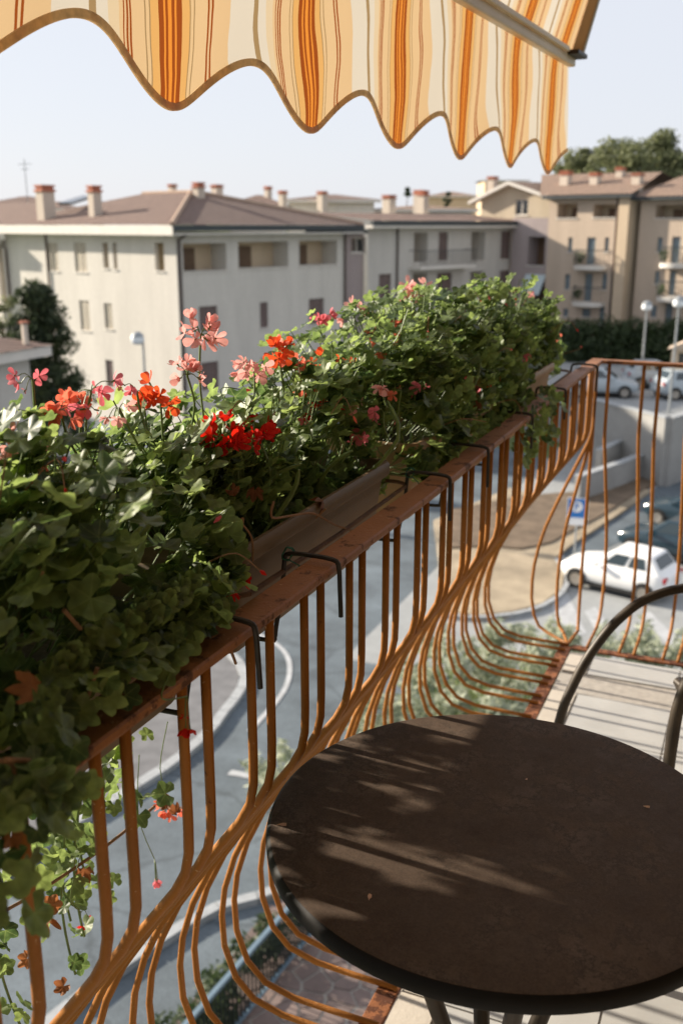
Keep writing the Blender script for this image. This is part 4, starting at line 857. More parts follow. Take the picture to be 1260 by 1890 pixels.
# ---- stair tower and long grey block
B0 = A0+U*12.75; FB = Face(B0-np.array([U[1], -U[0]])*.6, U, (U[1], -U[0]))
tT = thing('stair_tower', 'narrow mauve stair tower between the cream and grey blocks', 'building', (B0[0], B0[1], G), 'buildings across the street')
op = [FB.rect(648, 438, 674, 466)+(.2,)]; b = MB(); wall(b, FB, 0, 2.1, G-.2, 1.0, op); b.build('wall', M['mauve'], tT); window(FB, op[0], tT, 'glass')
MB().fbox(FB, -.05, 2.1, 1.0, 1.2, -3, .35).build('roof', M['gutter'], tT)
FG = Face(FB.P[:2]+U*2.1+FB.n[:2]*.35, U, (U[1], -U[0])); LG_ = FG.uz(966, 420)[0]
tG = thing('grey_block', 'pale grey apartment block with balconies behind the flowers', 'building', (FG.P[0], FG.P[1], G), 'buildings across the street')
zr = [(155, 405, 200, 520, 's'), (282, 255, 332, 362, 'l'), (372, 253, 406, 356, 's'), (490, 252, 540, 356, 'l'), (598, 250, 633, 350, 's'), (278, 402, 330, 500, 'l'), (366, 400, 420, 495, 's'), (486, 395, 536, 480, 'l'), (592, 392, 628, 490, 's'), (282, 560, 330, 640, 'l'), (592, 545, 628, 620, 's')]
ops = []
for (x0, y0, x1, y1, k) in zr: a, c = pxz(x0, y0), pxz(x1, y1); ops.append(FG.rect(a[0], a[1], c[0], c[1])+((.14,) if k == 's' else (1.2,)))
ze = FG.uz(800, 420)[1]
b = MB(); wall(b, FG, 0, LG_, G-.2, ze, ops); wall(b, Face(FG.P[:2]+U*LG_, (-U[1], U[0]), U), 0, 9, G-.2, ze, []); b.build('wall', M['greywall'], tG)
for o, q in zip(ops, zr): window(FG, o, tG, 'shutter' if q[4] == 's' else 'loggia', M['shutter'] if q[4] == 's' else M['beige'])
def balcony(F, t, u0, u1, z, dep, railh, m_, barm, n=14):
    o = MB().fbox(F, u0, u1, z-.22, z, 0, dep).build('balcony', m_, t); r_ = MB(); r_.fbox(F, u0, u1, z+railh-.04, z+railh, dep-.05, dep-.01); r_.fbox(F, u0, u0+.04, z+railh-.04, z+railh, 0, dep); r_.fbox(F, u1-.04, u1, z+railh-.04, z+railh, 0, dep)
    for k in range(n+1): u = u0+.02+(u1-u0-.04)*k/n; r_.fbox(F, u-.012, u+.012, z, z+railh-.04, dep-.045, dep-.015)
    r_.build('railing', barm, o); return o
for (x0, x1, ys_) in ((265, 465, 372), (265, 440, 520)):
    a = FG.uz(*pxz(x0, ys_))[0]; c = FG.uz(*pxz(x1, ys_))[0]; z = FG.uz(*pxz((x0+x1)/2, ys_))[1]; balcony(FG, tG, a, c, z, 1.0, 1.0, M['white'], M['gutter'], 22)
b = MB(); b.fbox(FG, -.4, LG_+.4, ze-.02, ze+.14, 0, .75); b.build('soffit', M['white'], tG); b = MB(); b.fbox(FG, -.4, LG_+.4, ze+.14, ze+.42, .55, .8); b.build('gutter', M['gutter'], tG)
b = MB(); b.quad(FG.pt(-.4, ze+.44, .78), FG.pt(LG_+.4, ze+.44, .78), FG.pt(LG_+.4, ze+.95, -5.5), FG.pt(-.4, ze+.95, -5.5)); b.build('roof', M['tile_v'], tG)
b = MB(); b.tube([FG.pt(2.7, G, .1), FG.pt(2.7, ze, .1)], .07, 8); b.build('downpipe', M['pipe'], tG, True); chimney(tG, 770, 352, 790, 398, 74); chimney(tG, 705, 360, 730, 392, 72)
# ---- ochre gabled block on the right
C1 = np.array([-15.019, 71.831]); dC = -Vv; FC = Face(C1, dC, -U)
tC = thing('ochre_block', 'ochre apartment block with cream gable and small rounded balconies', 'building', (C1[0], C1[1], TZ), 'buildings across the street')
def z5(x, y): return 880+x*.3016, 280+y*.3016
def rects(F, L):
    out = []
    for (x0, y0, x1, y1, k) in L: a, c = z5(x0, y0), z5(x1, y1); out.append(F.rect(a[0], a[1], c[0], c[1])+((.16,) if k == 's' else (1.2,)))
    return out
LC = [(490, 318, 612, 405, 'l'), (710, 322, 852, 402, 'l'), (555, 525, 581, 612, 's'), (668, 525, 720, 692, 's'), (778, 525, 804, 612, 's'), (535, 750, 566, 842, 's'), (655, 745, 702, 915, 's'), (762, 745, 792, 842, 's'), (525, 960, 556, 1008, 's'), (640, 960, 692, 1010, 's'), (745, 945, 776, 1052, 's')]
oC = rects(FC, LC); zC = FC.uz(1090, 366)[1]; wC = FC.uz(1141, 450)[0]; wP = FC.uz(1160, 450)[0]
b = MB(); wall(b, FC, 0, wC, TZ-.4, zC, oC); b.build('wall', M['ochre'], tC)
FP = FC.shifted(.35); b = MB(); b.fbox(FP, wC, wP, TZ-.4, zC, -6, 0); b.build('pier', M['beige'], tC)
MB().fbox(FC, -.02, wC, TZ-.4, zC, -8, -1.45).build('core', M['wood'], tC)
for o, q in zip(oC, LC): window(FC, o, tC, 'shutter' if q[4] == 's' else 'loggia', M['shutter_blue'] if q[4] == 's' else M['yellow'])
def rbalcony(F, t, x0, x1, y):
    a = F.uz(*z5(x0, y))[0]; c = F.uz(*z5(x1, y))[0]; z = F.uz(*z5((x0+x1)/2, y))[1]; mid, hw = (a+c)/2, (c-a)/2; n = 14; P = [(mid+hw*math.cos(math.pi*k/n), 1.05*math.sin(math.pi*k/n)**.6) for k in range(n+1)]
    q = [F.pt(u, 0, o)[:2] for u, o in P]; o = MB().poly(q, z-.28, z).build('balcony', M['white'], t); r_ = MB()
    r_.tube([F.pt(u, z+1.0, f*.97) for u, f in P], .03, 5)
    for k in range(n+1): r_.tube([F.pt(P[k][0], z, P[k][1]*.97), F.pt(P[k][0], z+1.0, P[k][1]*.97)], .014, 4)
    r_.build('railing', M['gutter'], o)
    pl = MB(); rg = random.Random(int(x0+y))
    for k in range(60):
        c_ = F.pt(a+hw*.35+rg.gauss(0, .16), z+.25+rg.random()*.55, .5+rg.gauss(0, .12)); v_ = [Vector(c_)+Vector((rg.gauss(0, .1), rg.gauss(0, .1), rg.gauss(0, .1))) for _ in range(3)]; pl.add(v_, [(0, 1, 2)])
    pl.build('pot_plant', M['treeleaf'], o, kind='stuff')
M['treeleaf'] = leaf_mat('tree_leaf', (.020, .040, .012), (.075, .105, .030), .25, .6)
rbalcony(FC, tC, 612, 802, 695); rbalcony(FC, tC, 600, 782, 918)
# roof of the ochre block and gable
b = MB(); b.fbox(FC, -.2, wP+.3, zC, zC+.22, -.2, .7); b.build('gutter', M['gutter'], tC)
b = MB(); b.quad(FC.pt(-.3, zC+.24, .75), FC.pt(wP+.4, zC+.24, .75), FC.pt(wP-.5, zC+1.75, -4.8), FC.pt(-4, zC+1.9, -5)); b.quad(FC.pt(-4, zC+1.9, -5), FC.pt(wP-.5, zC+1.75, -4.8), FC.pt(wP, zC+.2, -11), FC.pt(-4, zC+.2, -11)); b.build('roof', M['tile_c'], tC)
FGb = FC.shifted(-1.6); gl, gz = FGb.uz(888, 366); gr = FGb.uz(1022, 366)[0]; gt, gzt = FGb.uz(945, 339)
wz = FGb.rect(950, 368, 974, 397)+(.12,)
b = MB(); wall(b, FGb, gl, gr, gz-4.5, gz, [wz]); b.add([FGb.pt(gl, gz), FGb.pt(gr, gz), FGb.pt(gt, gzt)], [(0, 1, 2)]); b.build('gable_wall', M['yellow'], tC); window(FGb, wz, tC, 'glass')
b = MB()
for s0, s1 in (((gl-.8, gz-.32), (gt, gzt+.05)), ((gr+.8, gz-.32), (gt, gzt+.05))): b.bar(FGb.pt(s0[0], s0[1], .2), FGb.pt(s1[0], s1[1], .2), .75, .22)
b.build('verge_board', M['white'], tC)
b = MB(); b.quad(FGb.pt(gl-.85, gz-.2, .55), FGb.pt(gt, gzt+.18, .55), FGb.pt(gt, gzt+.18, -9), FGb.pt(gl-.85, gz-.2, -9)); b.quad(FGb.pt(gr+.85, gz-.2, .55), FGb.pt(gt, gzt+.18, .55), FGb.pt(gt, gzt+.18, -9), FGb.pt(gr+.85, gz-.2, -9)); b.build('gable_roof', M['tile_c'], tC)
chimney(tC, 1031, 316, 1054, 352, 70); chimney(tC, 1086, 319, 1108, 348, 68.5); chimney(tC, 1134, 309, 1152, 336, 69); chimney(tC, 1164, 320, 1186, 342, 66); chimney(tC, 898, 326, 918, 350, 74)
MB().tube([FC.pt(wC-.25, TZ, .08), FC.pt(wC-.25, zC, .08)], .07, 8).build('downpipe', M['pipe'], tC, True)
# mauve link with recessed balcony and a pale blind
tM = thing('mauve_link', 'mauve link building with dark balcony and pale blue blind', 'building', (FG.P[0]+U[0]*LG_, FG.P[1]+U[1]*LG_, G), 'buildings across the street')
FM = Face(C1-dC*3.1+U*.2, dC, -U); lm = FM.uz(1013, 420)[0]
a, c = pxz(695, 270), pxz(757, 374); o1 = FM.rect(a[0], a[1], c[0], c[1])+(1.3,); a, c = pxz(692, 440), pxz(757, 540); o2 = FM.rect(a[0], a[1], c[0], c[1])+(1.3,)
b = MB(); wall(b, FM, 0, lm, G, FM.uz(990, 402)[1], [o1, o2]); b.build('wall', M['mauve'], tM)
window(FM, o1, tM, 'loggia', M['wood']); window(FM, o2, tM, 'loggia', M['wood'])
a, c = FM.uz(*pxz(690, 405)), FM.uz(*pxz(758, 478)); b = MB(); b.quad(FM.pt(a[0], a[1], .05), FM.pt(c[0], a[1], .05), FM.pt(c[0]+.05, c[1], .9), FM.pt(a[0]+.05, c[1], .9)); b.quad(FM.pt(a[0], a[1]-.03, .05), FM.pt(c[0], a[1]-.03, .05), FM.pt(c[0]+.05, c[1]-.03, .9), FM.pt(a[0]+.05, c[1]-.03, .9)); b.build('blind', mat('pale_blue_blind', (.48, .56, .58), .8, .08, 4), tM)
# ---- second ochre block at the right edge
D0 = C1+dC*FC.uz(1171, 450)[0]+U*.4; FD = Face(D0, dC, -U)
tD = thing('ochre_block', 'ochre apartment block cut by the right edge of the picture', 'building', (D0[0], D0[1], TZ), 'buildings across the street')
LD = [(1090, 325, 1290, 405, 'l'), (1100, 525, 1131, 612, 's'), (1185, 520, 1237, 685, 's'), (1085, 730, 1113, 810, 's'), (1170, 728, 1212, 882, 's'), (1060, 940, 1096, 1012, 's'), (1146, 930, 1192, 1052, 's'), (1285, 520, 1310, 610, 's')]
oD = rects(FD, LD); zD = FD.uz(1220, 369)[1]
b = MB(); wall(b, FD, 0, 9, TZ-.4, zD, oD); b.build('wall', M['ochre'], tD); MB().fbox(FD, 0.02, 9, TZ-.4, zD, -8, -1.45).build('core', M['wood'], tD)
for o, q in zip(oD, LD): window(FD, o, tD, 'shutter' if q[4] == 's' else 'loggia', M['shutter_blue'] if q[4] == 's' else M['yellow'])
rbalcony(FD, tD, 1135, 1300, 682); rbalcony(FD, tD, 1115, 1290, 888)
b = MB(); b.fbox(FD, -.5, 9.3, zD, zD+.2, -.2, .7); b.build('gutter', M['gutter'], tD); b = MB(); b.quad(FD.pt(-.5, zD+.22, .75), FD.pt(9.3, zD+.22, .75), FD.pt(9.3, zD+1.7, -4.8), FD.pt(.5, zD+1.7, -4.8)); b.quad(FD.pt(.5, zD+1.7, -4.8), FD.pt(9.3, zD+1.7, -4.8), FD.pt(9.3, zD, -10), FD.pt(.5, zD, -10)); b.build('roof', M['tile_c'], tD)
# ---- roofs further back
def back_house(name, label, px, yb, yt, yr, d, wallm, tilem, depth=9):
    p = atd(px[0], yb, d); q = atd(px[1], yb, d); ln = math.hypot(q[0]-p[0], q[1]-p[1]); dv = (q-p)[:2]/ln; nv = np.array([dv[1], -dv[0]])
    F = Face(p[:2], dv, nv); z1 = atd(px[0], yt, d)[2]; z2 = atd(px[0], yr, d)[2]; t = thing(name, label, 'house', (p[0], p[1], G), 'roofs behind the front row')
    b = MB(); b.fbox(F, 0, ln, G, z1, -depth, 0); b.build('wall', wallm, t)
    b = MB(); e_ = [F.pt(-.6, z1, .6), F.pt(ln+.6, z1, .6), F.pt(ln+.6, z1, -depth-.6), F.pt(-.6, z1, -depth-.6)]; h = min(depth/2, ln/2)*.9; a, c = F.pt(h, z2, -depth/2), F.pt(ln-h, z2, -depth/2)
    b.add(e_+[a, c], [(0, 1, 5, 4), (1, 2, 5), (2, 3, 4, 5), (3, 0, 4)]); b.build('roof', tilem, t); b = MB(); b.fbox(F, -.6, ln+.6, z1-.25, z1-.02, .3, .62); b.build('gutter', M['white'], t); return t
t = back_house('background_house', 'small white house with low red roof above the left ridge', (425, 520), 420, 380, 358, 80, M['white'], M['tile_v'], 7)
chimney(t, 488, 344, 502, 372, 82); chimney(t, 514, 352, 530, 380, 78)
t = back_house('background_house', 'wide white house with red roof behind the grey block', (532, 690), 420, 369, 357, 92, M['white'], M['tile_u'], 8); chimney(t, 585, 353, 604, 382, 90)
t = back_house('background_house', 'pale cream house with brick chimney beyond the grey block', (690, 870), 420, 386, 378, 98, M['cream'], M['tile_c'], 9); chimney(t, 762, 351, 784, 392, 94)
t = back_house('background_house', 'distant beige flat block on the hill beside the gable', (893, 968), 380, 333, 330, 170, M['beige'], M['concrete'], 10)
t = back_house('background_house', 'red roofed house showing above the far left roof', (-60, 110), 420, 385, 360, 84, M['cream'], M['tile_v'], 9)
t = back_house('background_house', 'brown roofed houses low on the far hillside', (790, 880), 390, 362, 352, 190, M['beige'], M['tile_c'], 12)
# ---- small house at the left edge
h0 = atd(57, 700, 44); zt = atd(57, 655, 44)[2]; tH = thing('garden_house', 'low house with red tiles and white eaves at the left edge', 'house', (h0[0], h0[1], G))
FH = Face(h0[:2], (0, -1), (1, 0))
b = MB(); wall(b, FH, 0, 13, G-.1, zt, []); wall(b, Face(h0[:2], (-1, 0), (0, 1)), 0, 7, G-.1, zt, []); wall(b, Face((h0[0]-7, h0[1]), (0, -1), (-1, 0)), 0, 13, G-.1, zt, []); b.build('wall', M['greywall'], tH)
MB().fbox(FH, -.7, 13, zt-.02, zt+.42, -7.7, .7).build('eaves', M['white'], tH)
b = MB(); e_ = [FH.pt(-.78, zt+.43, .78), FH.pt(13, zt+.43, .78), FH.pt(13, zt+.43, -7.8), FH.pt(-.78, zt+.43, -7.8)]; a, c = FH.pt(3.0, zt+1.5, -3.5), FH.pt(13, zt+1.5, -3.5); b.add(e_+[a, c], [(0, 1, 5, 4), (2, 3, 4, 5), (3, 0, 4)]); b.build('roof', M['tile_v'], tH)
chimney(tH, 40, 592, 52, 612, 43)

# ================================================================== TREES, SHRUBS, HEDGE
def leafcloud(centres, radii, per, size, seed, elong=1.0, flat=.8, up=.3):
    rg = np.random.RandomState(seed); V_ = []; n = 0
    for c_, r_ in zip(centres, radii):
        d = rg.normal(size=(per, 3)); d /= np.linalg.norm(d, axis=1)[:, None]; p = np.array(c_)+d*(np.array(r_)*(rg.uniform(.45, 1.05, (per, 1))))
        nrm = d*.6+rg.normal(size=(per, 3))*.6+np.array([0, 0, up]); nrm /= np.linalg.norm(nrm, axis=1)[:, None]
        a = np.cross(nrm, rg.normal(size=(per, 3))); a /= np.linalg.norm(a, axis=1)[:, None]; b_ = np.cross(nrm, a); s = size*rg.uniform(.6, 1.35, (per, 1))
        q = np.stack([p-a*s*elong, p-b_*s*.45, p+a*s*elong, p+b_*s*.45], 1); V_.append(q.reshape(-1, 3)); n += per
    V_ = np.concatenate(V_); f = np.arange(n*4).reshape(-1, 4); return V_, f
def cloudobj(name, V_, f, m_, parent=None, kind=None):
    b = MB(); b.v = [tuple(q) for q in V_.tolist()]; b.f = [tuple(q) for q in f.tolist()]; return b.build(name, m_, parent, False, kind)
def tree(name, label, base, zt, rad, nclump, per, size, seed, m_, shape='round', trunk=.22, z0f=.25, group=None, elong=1.):
    rg = random.Random(seed); t = thing(name, label, 'tree', tuple(base), group); H = zt-base[2]; cs = []; rs = []; tr = MB()
    tr.tube(spline([base, (base[0]+.1, base[1], base[2]+H*.4), (base[0]-.1, base[1]+.1, base[2]+H*.85)], 4), list(np.linspace(trunk, trunk*.25, 9)), 8)
    for k in range(nclump):
        f = rg.random(); th = rg.uniform(0, 6.28); z = base[2]+H*(z0f+(.97-z0f)*f)
        R_ = rad*((1-f)**.8*.95+.12) if shape == 'cone' else rad*(math.sqrt(max(0, 1-(2*f-1)**2))*.95+.12)
        rr = R_*math.sqrt(rg.random())*.92; c_ = (base[0]+rr*math.cos(th), base[1]+rr*math.sin(th), z); cs.append(c_); g = rad*rg.uniform(.16, .30); rs.append((g, g, g*.75))
        if k % 3 == 0: tr.tube([(base[0], base[1], z-H*.12), c_], [trunk*.3, trunk*.08], 5)
    tr.build('trunk', M['wood'], t, True); V_, f = leafcloud(cs, rs, per, size, seed, elong); cloudobj('crown', V_, f, m_, t); return t
M['fir'] = leaf_mat('fir_needles', (.010, .022, .010), (.055, .075, .025), .15, .7); M['pine'] = leaf_mat('pine_needles', (.055, .07, .032), (.17, .185, .085), .3, .7); M['pale'] = leaf_mat('pale_shrub_leaf', (.12, .15, .09), (.42, .44, .34), .35, .5); M['hedge'] = leaf_mat('hedge_leaf', (.015, .032, .012), (.05, .075, .022), .2, .6)
q = atd(78, 700, 49); tree('conifer_tree', 'dark conifer behind the small red roofed house', (q[0], q[1], G), atd(70, 522, 49)[2], 2.9, 90, 130, .13, 5, M['fir'], 'cone', .2, .12, elong=1.4)
q = atd(15, 700, 50); tree('broadleaf_tree', 'sunlit bushy tree left of the dark conifer', (q[0], q[1], G), atd(20, 545, 50)[2], 1.7, 40, 110, .12, 6, M['pine'], 'round', .15, .3)
for k, (x, d, yt, r_, lb) in enumerate(((1075, 112, 272, 4.2, 'leafy hill tree nearest the awning corner'), (1150, 108, 252, 5.6, 'tall rounded hill tree above the middle chimneys'), (1212, 112, 243, 5.2, 'tallest hill tree with pointed top behind the ochre roofs'), (1262, 106, 290, 4.6, 'hill tree cut off by the right edge'), (1040, 130, 300, 3.0, 'low hill tree just behind the last scallop'))):
    q = atd(x, 400, d); tree('hill_tree', lb, (q[0], q[1], TZ), atd(x, yt, d)[2], r_, 90, 130, .26, 20+k, M['pine'], 'cone' if k == 2 else 'round', .3, .35, 'trees on the hill')
for k, (x, yt, d) in enumerate(((750, 342, 170), (825, 338, 175))):
    q = atd(x, 400, d); tree('far_tree', ['slim dark far tree above the cream house', 'slim dark far tree right of the brick chimney'][k], (q[0], q[1], G), atd(x, yt, d)[2], 1.4, 16, 60, .3, 40+k, M['fir'], 'cone', .15, .5)
# far hill
hv = []; hf = []; xs = np.linspace(-260, 160, 60)
for i, x in enumerate(xs):
    hh = 5.0+4*math.exp(-((x+40)/60)**2)+1.2*math.sin(x*.05)+.7*math.sin(x*.13+1)
    hv += [(x, 300, G), (x, 420, hh), (x, 560, hh-3)]
for i in range(len(xs)-1):
    for k in range(2): a = i*3+k; hf.append((a, a+1, a+4, a+3))
b = MB(); b.v = hv; b.f = hf; struct(b.build('hills', mat('hill_scrub', (.12, .13, .07), .95, .45, .12)))
# hedge on the terrace
hA, hB = onZ(1030, 668, TZ), onZ(1300, 676, TZ); n = 60; cs = []; rs = []; rg = random.Random(8)
th_ = thing('hedge', 'long dark hedge below the ochre blocks', 'hedge', (hA[0], hA[1], TZ))
for k in range(n):
    f = k/(n-1); c_ = hA+(hB-hA)*f; hh = 1.9+.35*math.sin(k*.9)+rg.uniform(-.2, .2)
    for z in (.5, 1.2, hh): cs.append((c_[0]+rg.gauss(0, .2), c_[1]+.8+rg.gauss(0, .3), TZ+z)); rs.append((.75, .85, .6))
V_, f = leafcloud(cs, rs, 110, .13, 9); cloudobj('foliage', V_, f, M['hedge'], th_); b = MB()
for k in range(0, n, 3): c_ = hA+(hB-hA)*(k/(n-1)); b.tube([(c_[0], c_[1]+.8, TZ), (c_[0]+.1, c_[1]+.8, TZ+1.4)], .04, 5)
b.build('stems', M['wood'], th_)
# pale shrubs in the yard below
SH = [(-7.6, 15.6, 1.2, 'low pale shrub beside the pavement kerb under the railing'), (-6.3, 17.3, 2.2, 'pale shrub behind the near bars of the railing'), (-6.2, 19.8, 2.4, 'tall pale shrub seen between the curving bars'), (-4.9, 20.9, 2.2, 'pale shrub in the middle of the row below the railing'), (-3.9, 22.2, 1.9, 'pale shrub below the railing corner'), (-2.6, 23.0, 1.7, 'pale shrub below the front railing'), (-1.5, 23.3, 1.7, 'pale shrub at the right edge behind the chair arm'), (-5.2, 18.4, 1.6, 'pale shrub nearest the table edge'), (-4.1, 19.4, 1.5, 'pale shrub behind the table edge by the floor')]
for k, (x, y, h, lb) in enumerate(SH):
    t = thing('garden_shrub', lb, 'shrub', (x, y, G), 'pale shrubs below the balcony'); rg = random.Random(60+k); cs = []; rs = []; st = MB()
    for j in range(24):
        a = rg.uniform(0, 6.28); rr = .85*math.sqrt(rg.random()); z = G+h*rg.uniform(.2, .95); cs.append((x+rr*math.cos(a), y+rr*math.sin(a), z)); rs.append((.22, .22, .28)); st.tube([(x, y, G), (x+rr*.5*math.cos(a), y+rr*.5*math.sin(a), G+(z-G)*.55), cs[-1]], .012, 4)
    V_, f = leafcloud(cs, rs, 46, .085, 70+k, 1.5, up=.6); cloudobj('foliage', V_, f, M['pale'], t); st.build('stems', M['stem'], t)
M['grassblade'] = leaf_mat('grass_blade', (.06, .09, .03), (.20, .24, .10), .3, .6)
rg = np.random.RandomState(11); b = MB()
for k in range(5200):
    x, y = rg.uniform(-7.2, .6), rg.uniform(13.6, 24.5); h = rg.uniform(.12, .5); a = rg.uniform(0, 6.28); dx, dy = .02*math.cos(a), .02*math.sin(a); lx, ly = rg.normal(0, .1, 2)
    b.add([(x-dx, y-dy, G), (x+dx, y+dy, G), (x+lx, y+ly, G+h)], [(0, 1, 2)])
o = b.build('lawn_grass', M['grassblade'], None, False, 'stuff'); o['label'] = 'rough grass around the pale shrubs below the balcony'; o['category'] = 'grass'

# ================================================================== YARD FENCE
M['fencerail'] = mat('fence_paint', (.13, .19, .24), .6, .15, 5); M['fencebar'] = mat('fence_bar', (.02, .03, .028), .6, .2, 5)
fp, fq = np.array([-6.35, 5.0]), np.array([-5.72, 12.6]); tF = thing('yard_fence', 'blue grey fence with thin dark bars around the flagstone yard', 'fence', (fp[0], fp[1], G))
MB().bar((fp[0], fp[1], G+1.1), (fq[0], fq[1], G+1.1), .07, .06).build('top_rail', M['fencerail'], tF); MB().bar((fp[0], fp[1], G+.16), (fq[0], fq[1], G+.16), .06, .05).build('bottom_rail', M['fencerail'], tF)
fb = MB().box(-.012, -.012, .12, .012, .012, 1.07).mesh('fence_bar', M['fencebar']); nb = 78
for k in range(nb): c_ = fp+(fq-fp)*k/(nb-1); linked(fb, 'fence_bar', tF, Matrix.Translation((c_[0]-fp[0], c_[1]-fp[1], 0)))
for f in (0., .5, 1.): c_ = fp+(fq-fp)*f; MB().box(c_[0]-.03, c_[1]-.03, G, c_[0]+.03, c_[1]+.03, G+1.16).build('post', M['fencebar'], tF)
cs = []; rs = []; rg = random.Random(31)
for k in range(80): f = rg.random(); c_ = fp+(fq-fp)*f; cs.append((c_[0]-.35+rg.gauss(0, .12), c_[1], G+rg.uniform(.1, .8))); rs.append((.2, .25, .22))
t = thing('low_hedge', 'low green planting along the yard fence', 'hedge', (fp[0]-.35, fp[1]+4, G)); V_, f = leafcloud(cs, rs, 110, .06, 33); cloudobj('foliage', V_, f, M['hedge'], t)

# ================================================================== LAMPS, SIGN
def lamp(px, yh, base_y, d, label, zb, side=0):
    q = atd(px, yh, d); t = thing('street_lamp', label, 'street lamp', (q[0], q[1], zb), 'street lamps')
    MB().tube([(q[0], q[1], zb), (q[0], q[1], q[2]-.1)], [.07, .045], 8).build('pole', M['pole'], t, True); hx = q[0]+side
    if side: MB().tube(spline([(q[0], q[1], q[2]-.15), (q[0]+side*.4, q[1], q[2]+.08), (hx, q[1], q[2]+.1)], 4), .03, 6).build('arm', M['pole'], t, True)
    MB().lathe((hx, q[1], q[2]), [(0, .26), (.12, .24), (.24, .14), (.28, 0), (.24, -.12), (.12, -.18), (0, -.19)], 16).build('globe', M['lampwhite'], t, True)
    MB().lathe((hx, q[1], q[2]+.2), [(0, .14), (.10, .12), (.2, .05), (.27, -.05)], 16).build('hood', M['pole'], t, True)
lamp(264, 628, 0, 40, 'street lamp in front of the cream corner block', G, -.25); lamp(1193, 567, 0, 52, 'street lamp with white globe before the hedge', TZ); lamp(1252, 560, 0, 45, 'street lamp cut by the right edge near the kiosk', TZ)
sp = onZ(1058, 1040, G+.1); tS = thing('parking_sign', 'blue and white parking sign on a grey post by the kerb', 'sign', (sp[0], sp[1], G))
MB().tube([(sp[0], sp[1], G), (sp[0], sp[1], G+2.5)], .035, 8).build('post', M['pole'], tS, True)
dirc = np.array([-sp[0], -sp[1]]); dirc /= np.linalg.norm(dirc); FS = Face((sp[0]+dirc[0]*.06, sp[1]+dirc[1]*.06), (-dirc[1], dirc[0]), dirc)
if FS.d @ RT < 0: FS.d = -FS.d
zc = CAMZ-(962-415)/1837.5*math.hypot(sp[0], sp[1])*.98
zc = G+1.95
M['signblue'] = mat('sign_blue', (.02, .16, .48), .4, .05, 5); M['signwhite'] = mat('sign_white', (.75, .76, .78), .4, .05, 5)
bd_ = MB().fbox(FS, -.34, .34, zc-.48, zc+.46, -.02, .0).build('panel', M['signwhite'], tS); MB().fbox(FS, -.31, .31, zc-.22, zc+.43, .001, .006).build('blue_field', M['signblue'], bd_)
b = MB(); b.add([FS.pt(-.02+.19*math.cos(a), zc+.16+.19*math.sin(a), .009) for a in np.linspace(0, 2*math.pi, 24, endpoint=False)], [tuple(range(24))]); b.build('white_disc', M['signwhite'], bd_)
b = MB(); b.fbox(FS, -.09, -.045, zc+.03, zc+.28, .010, .014)      # the letter P
pr = [(FS.pt(-.06+.085*math.cos(a), zc+.215+.065*math.sin(a), .012)) for a in np.linspace(-math.pi/2, math.pi/2, 9)]; b.tube(pr, .02, 6); b.build('letter', M['signblue'], bd_)

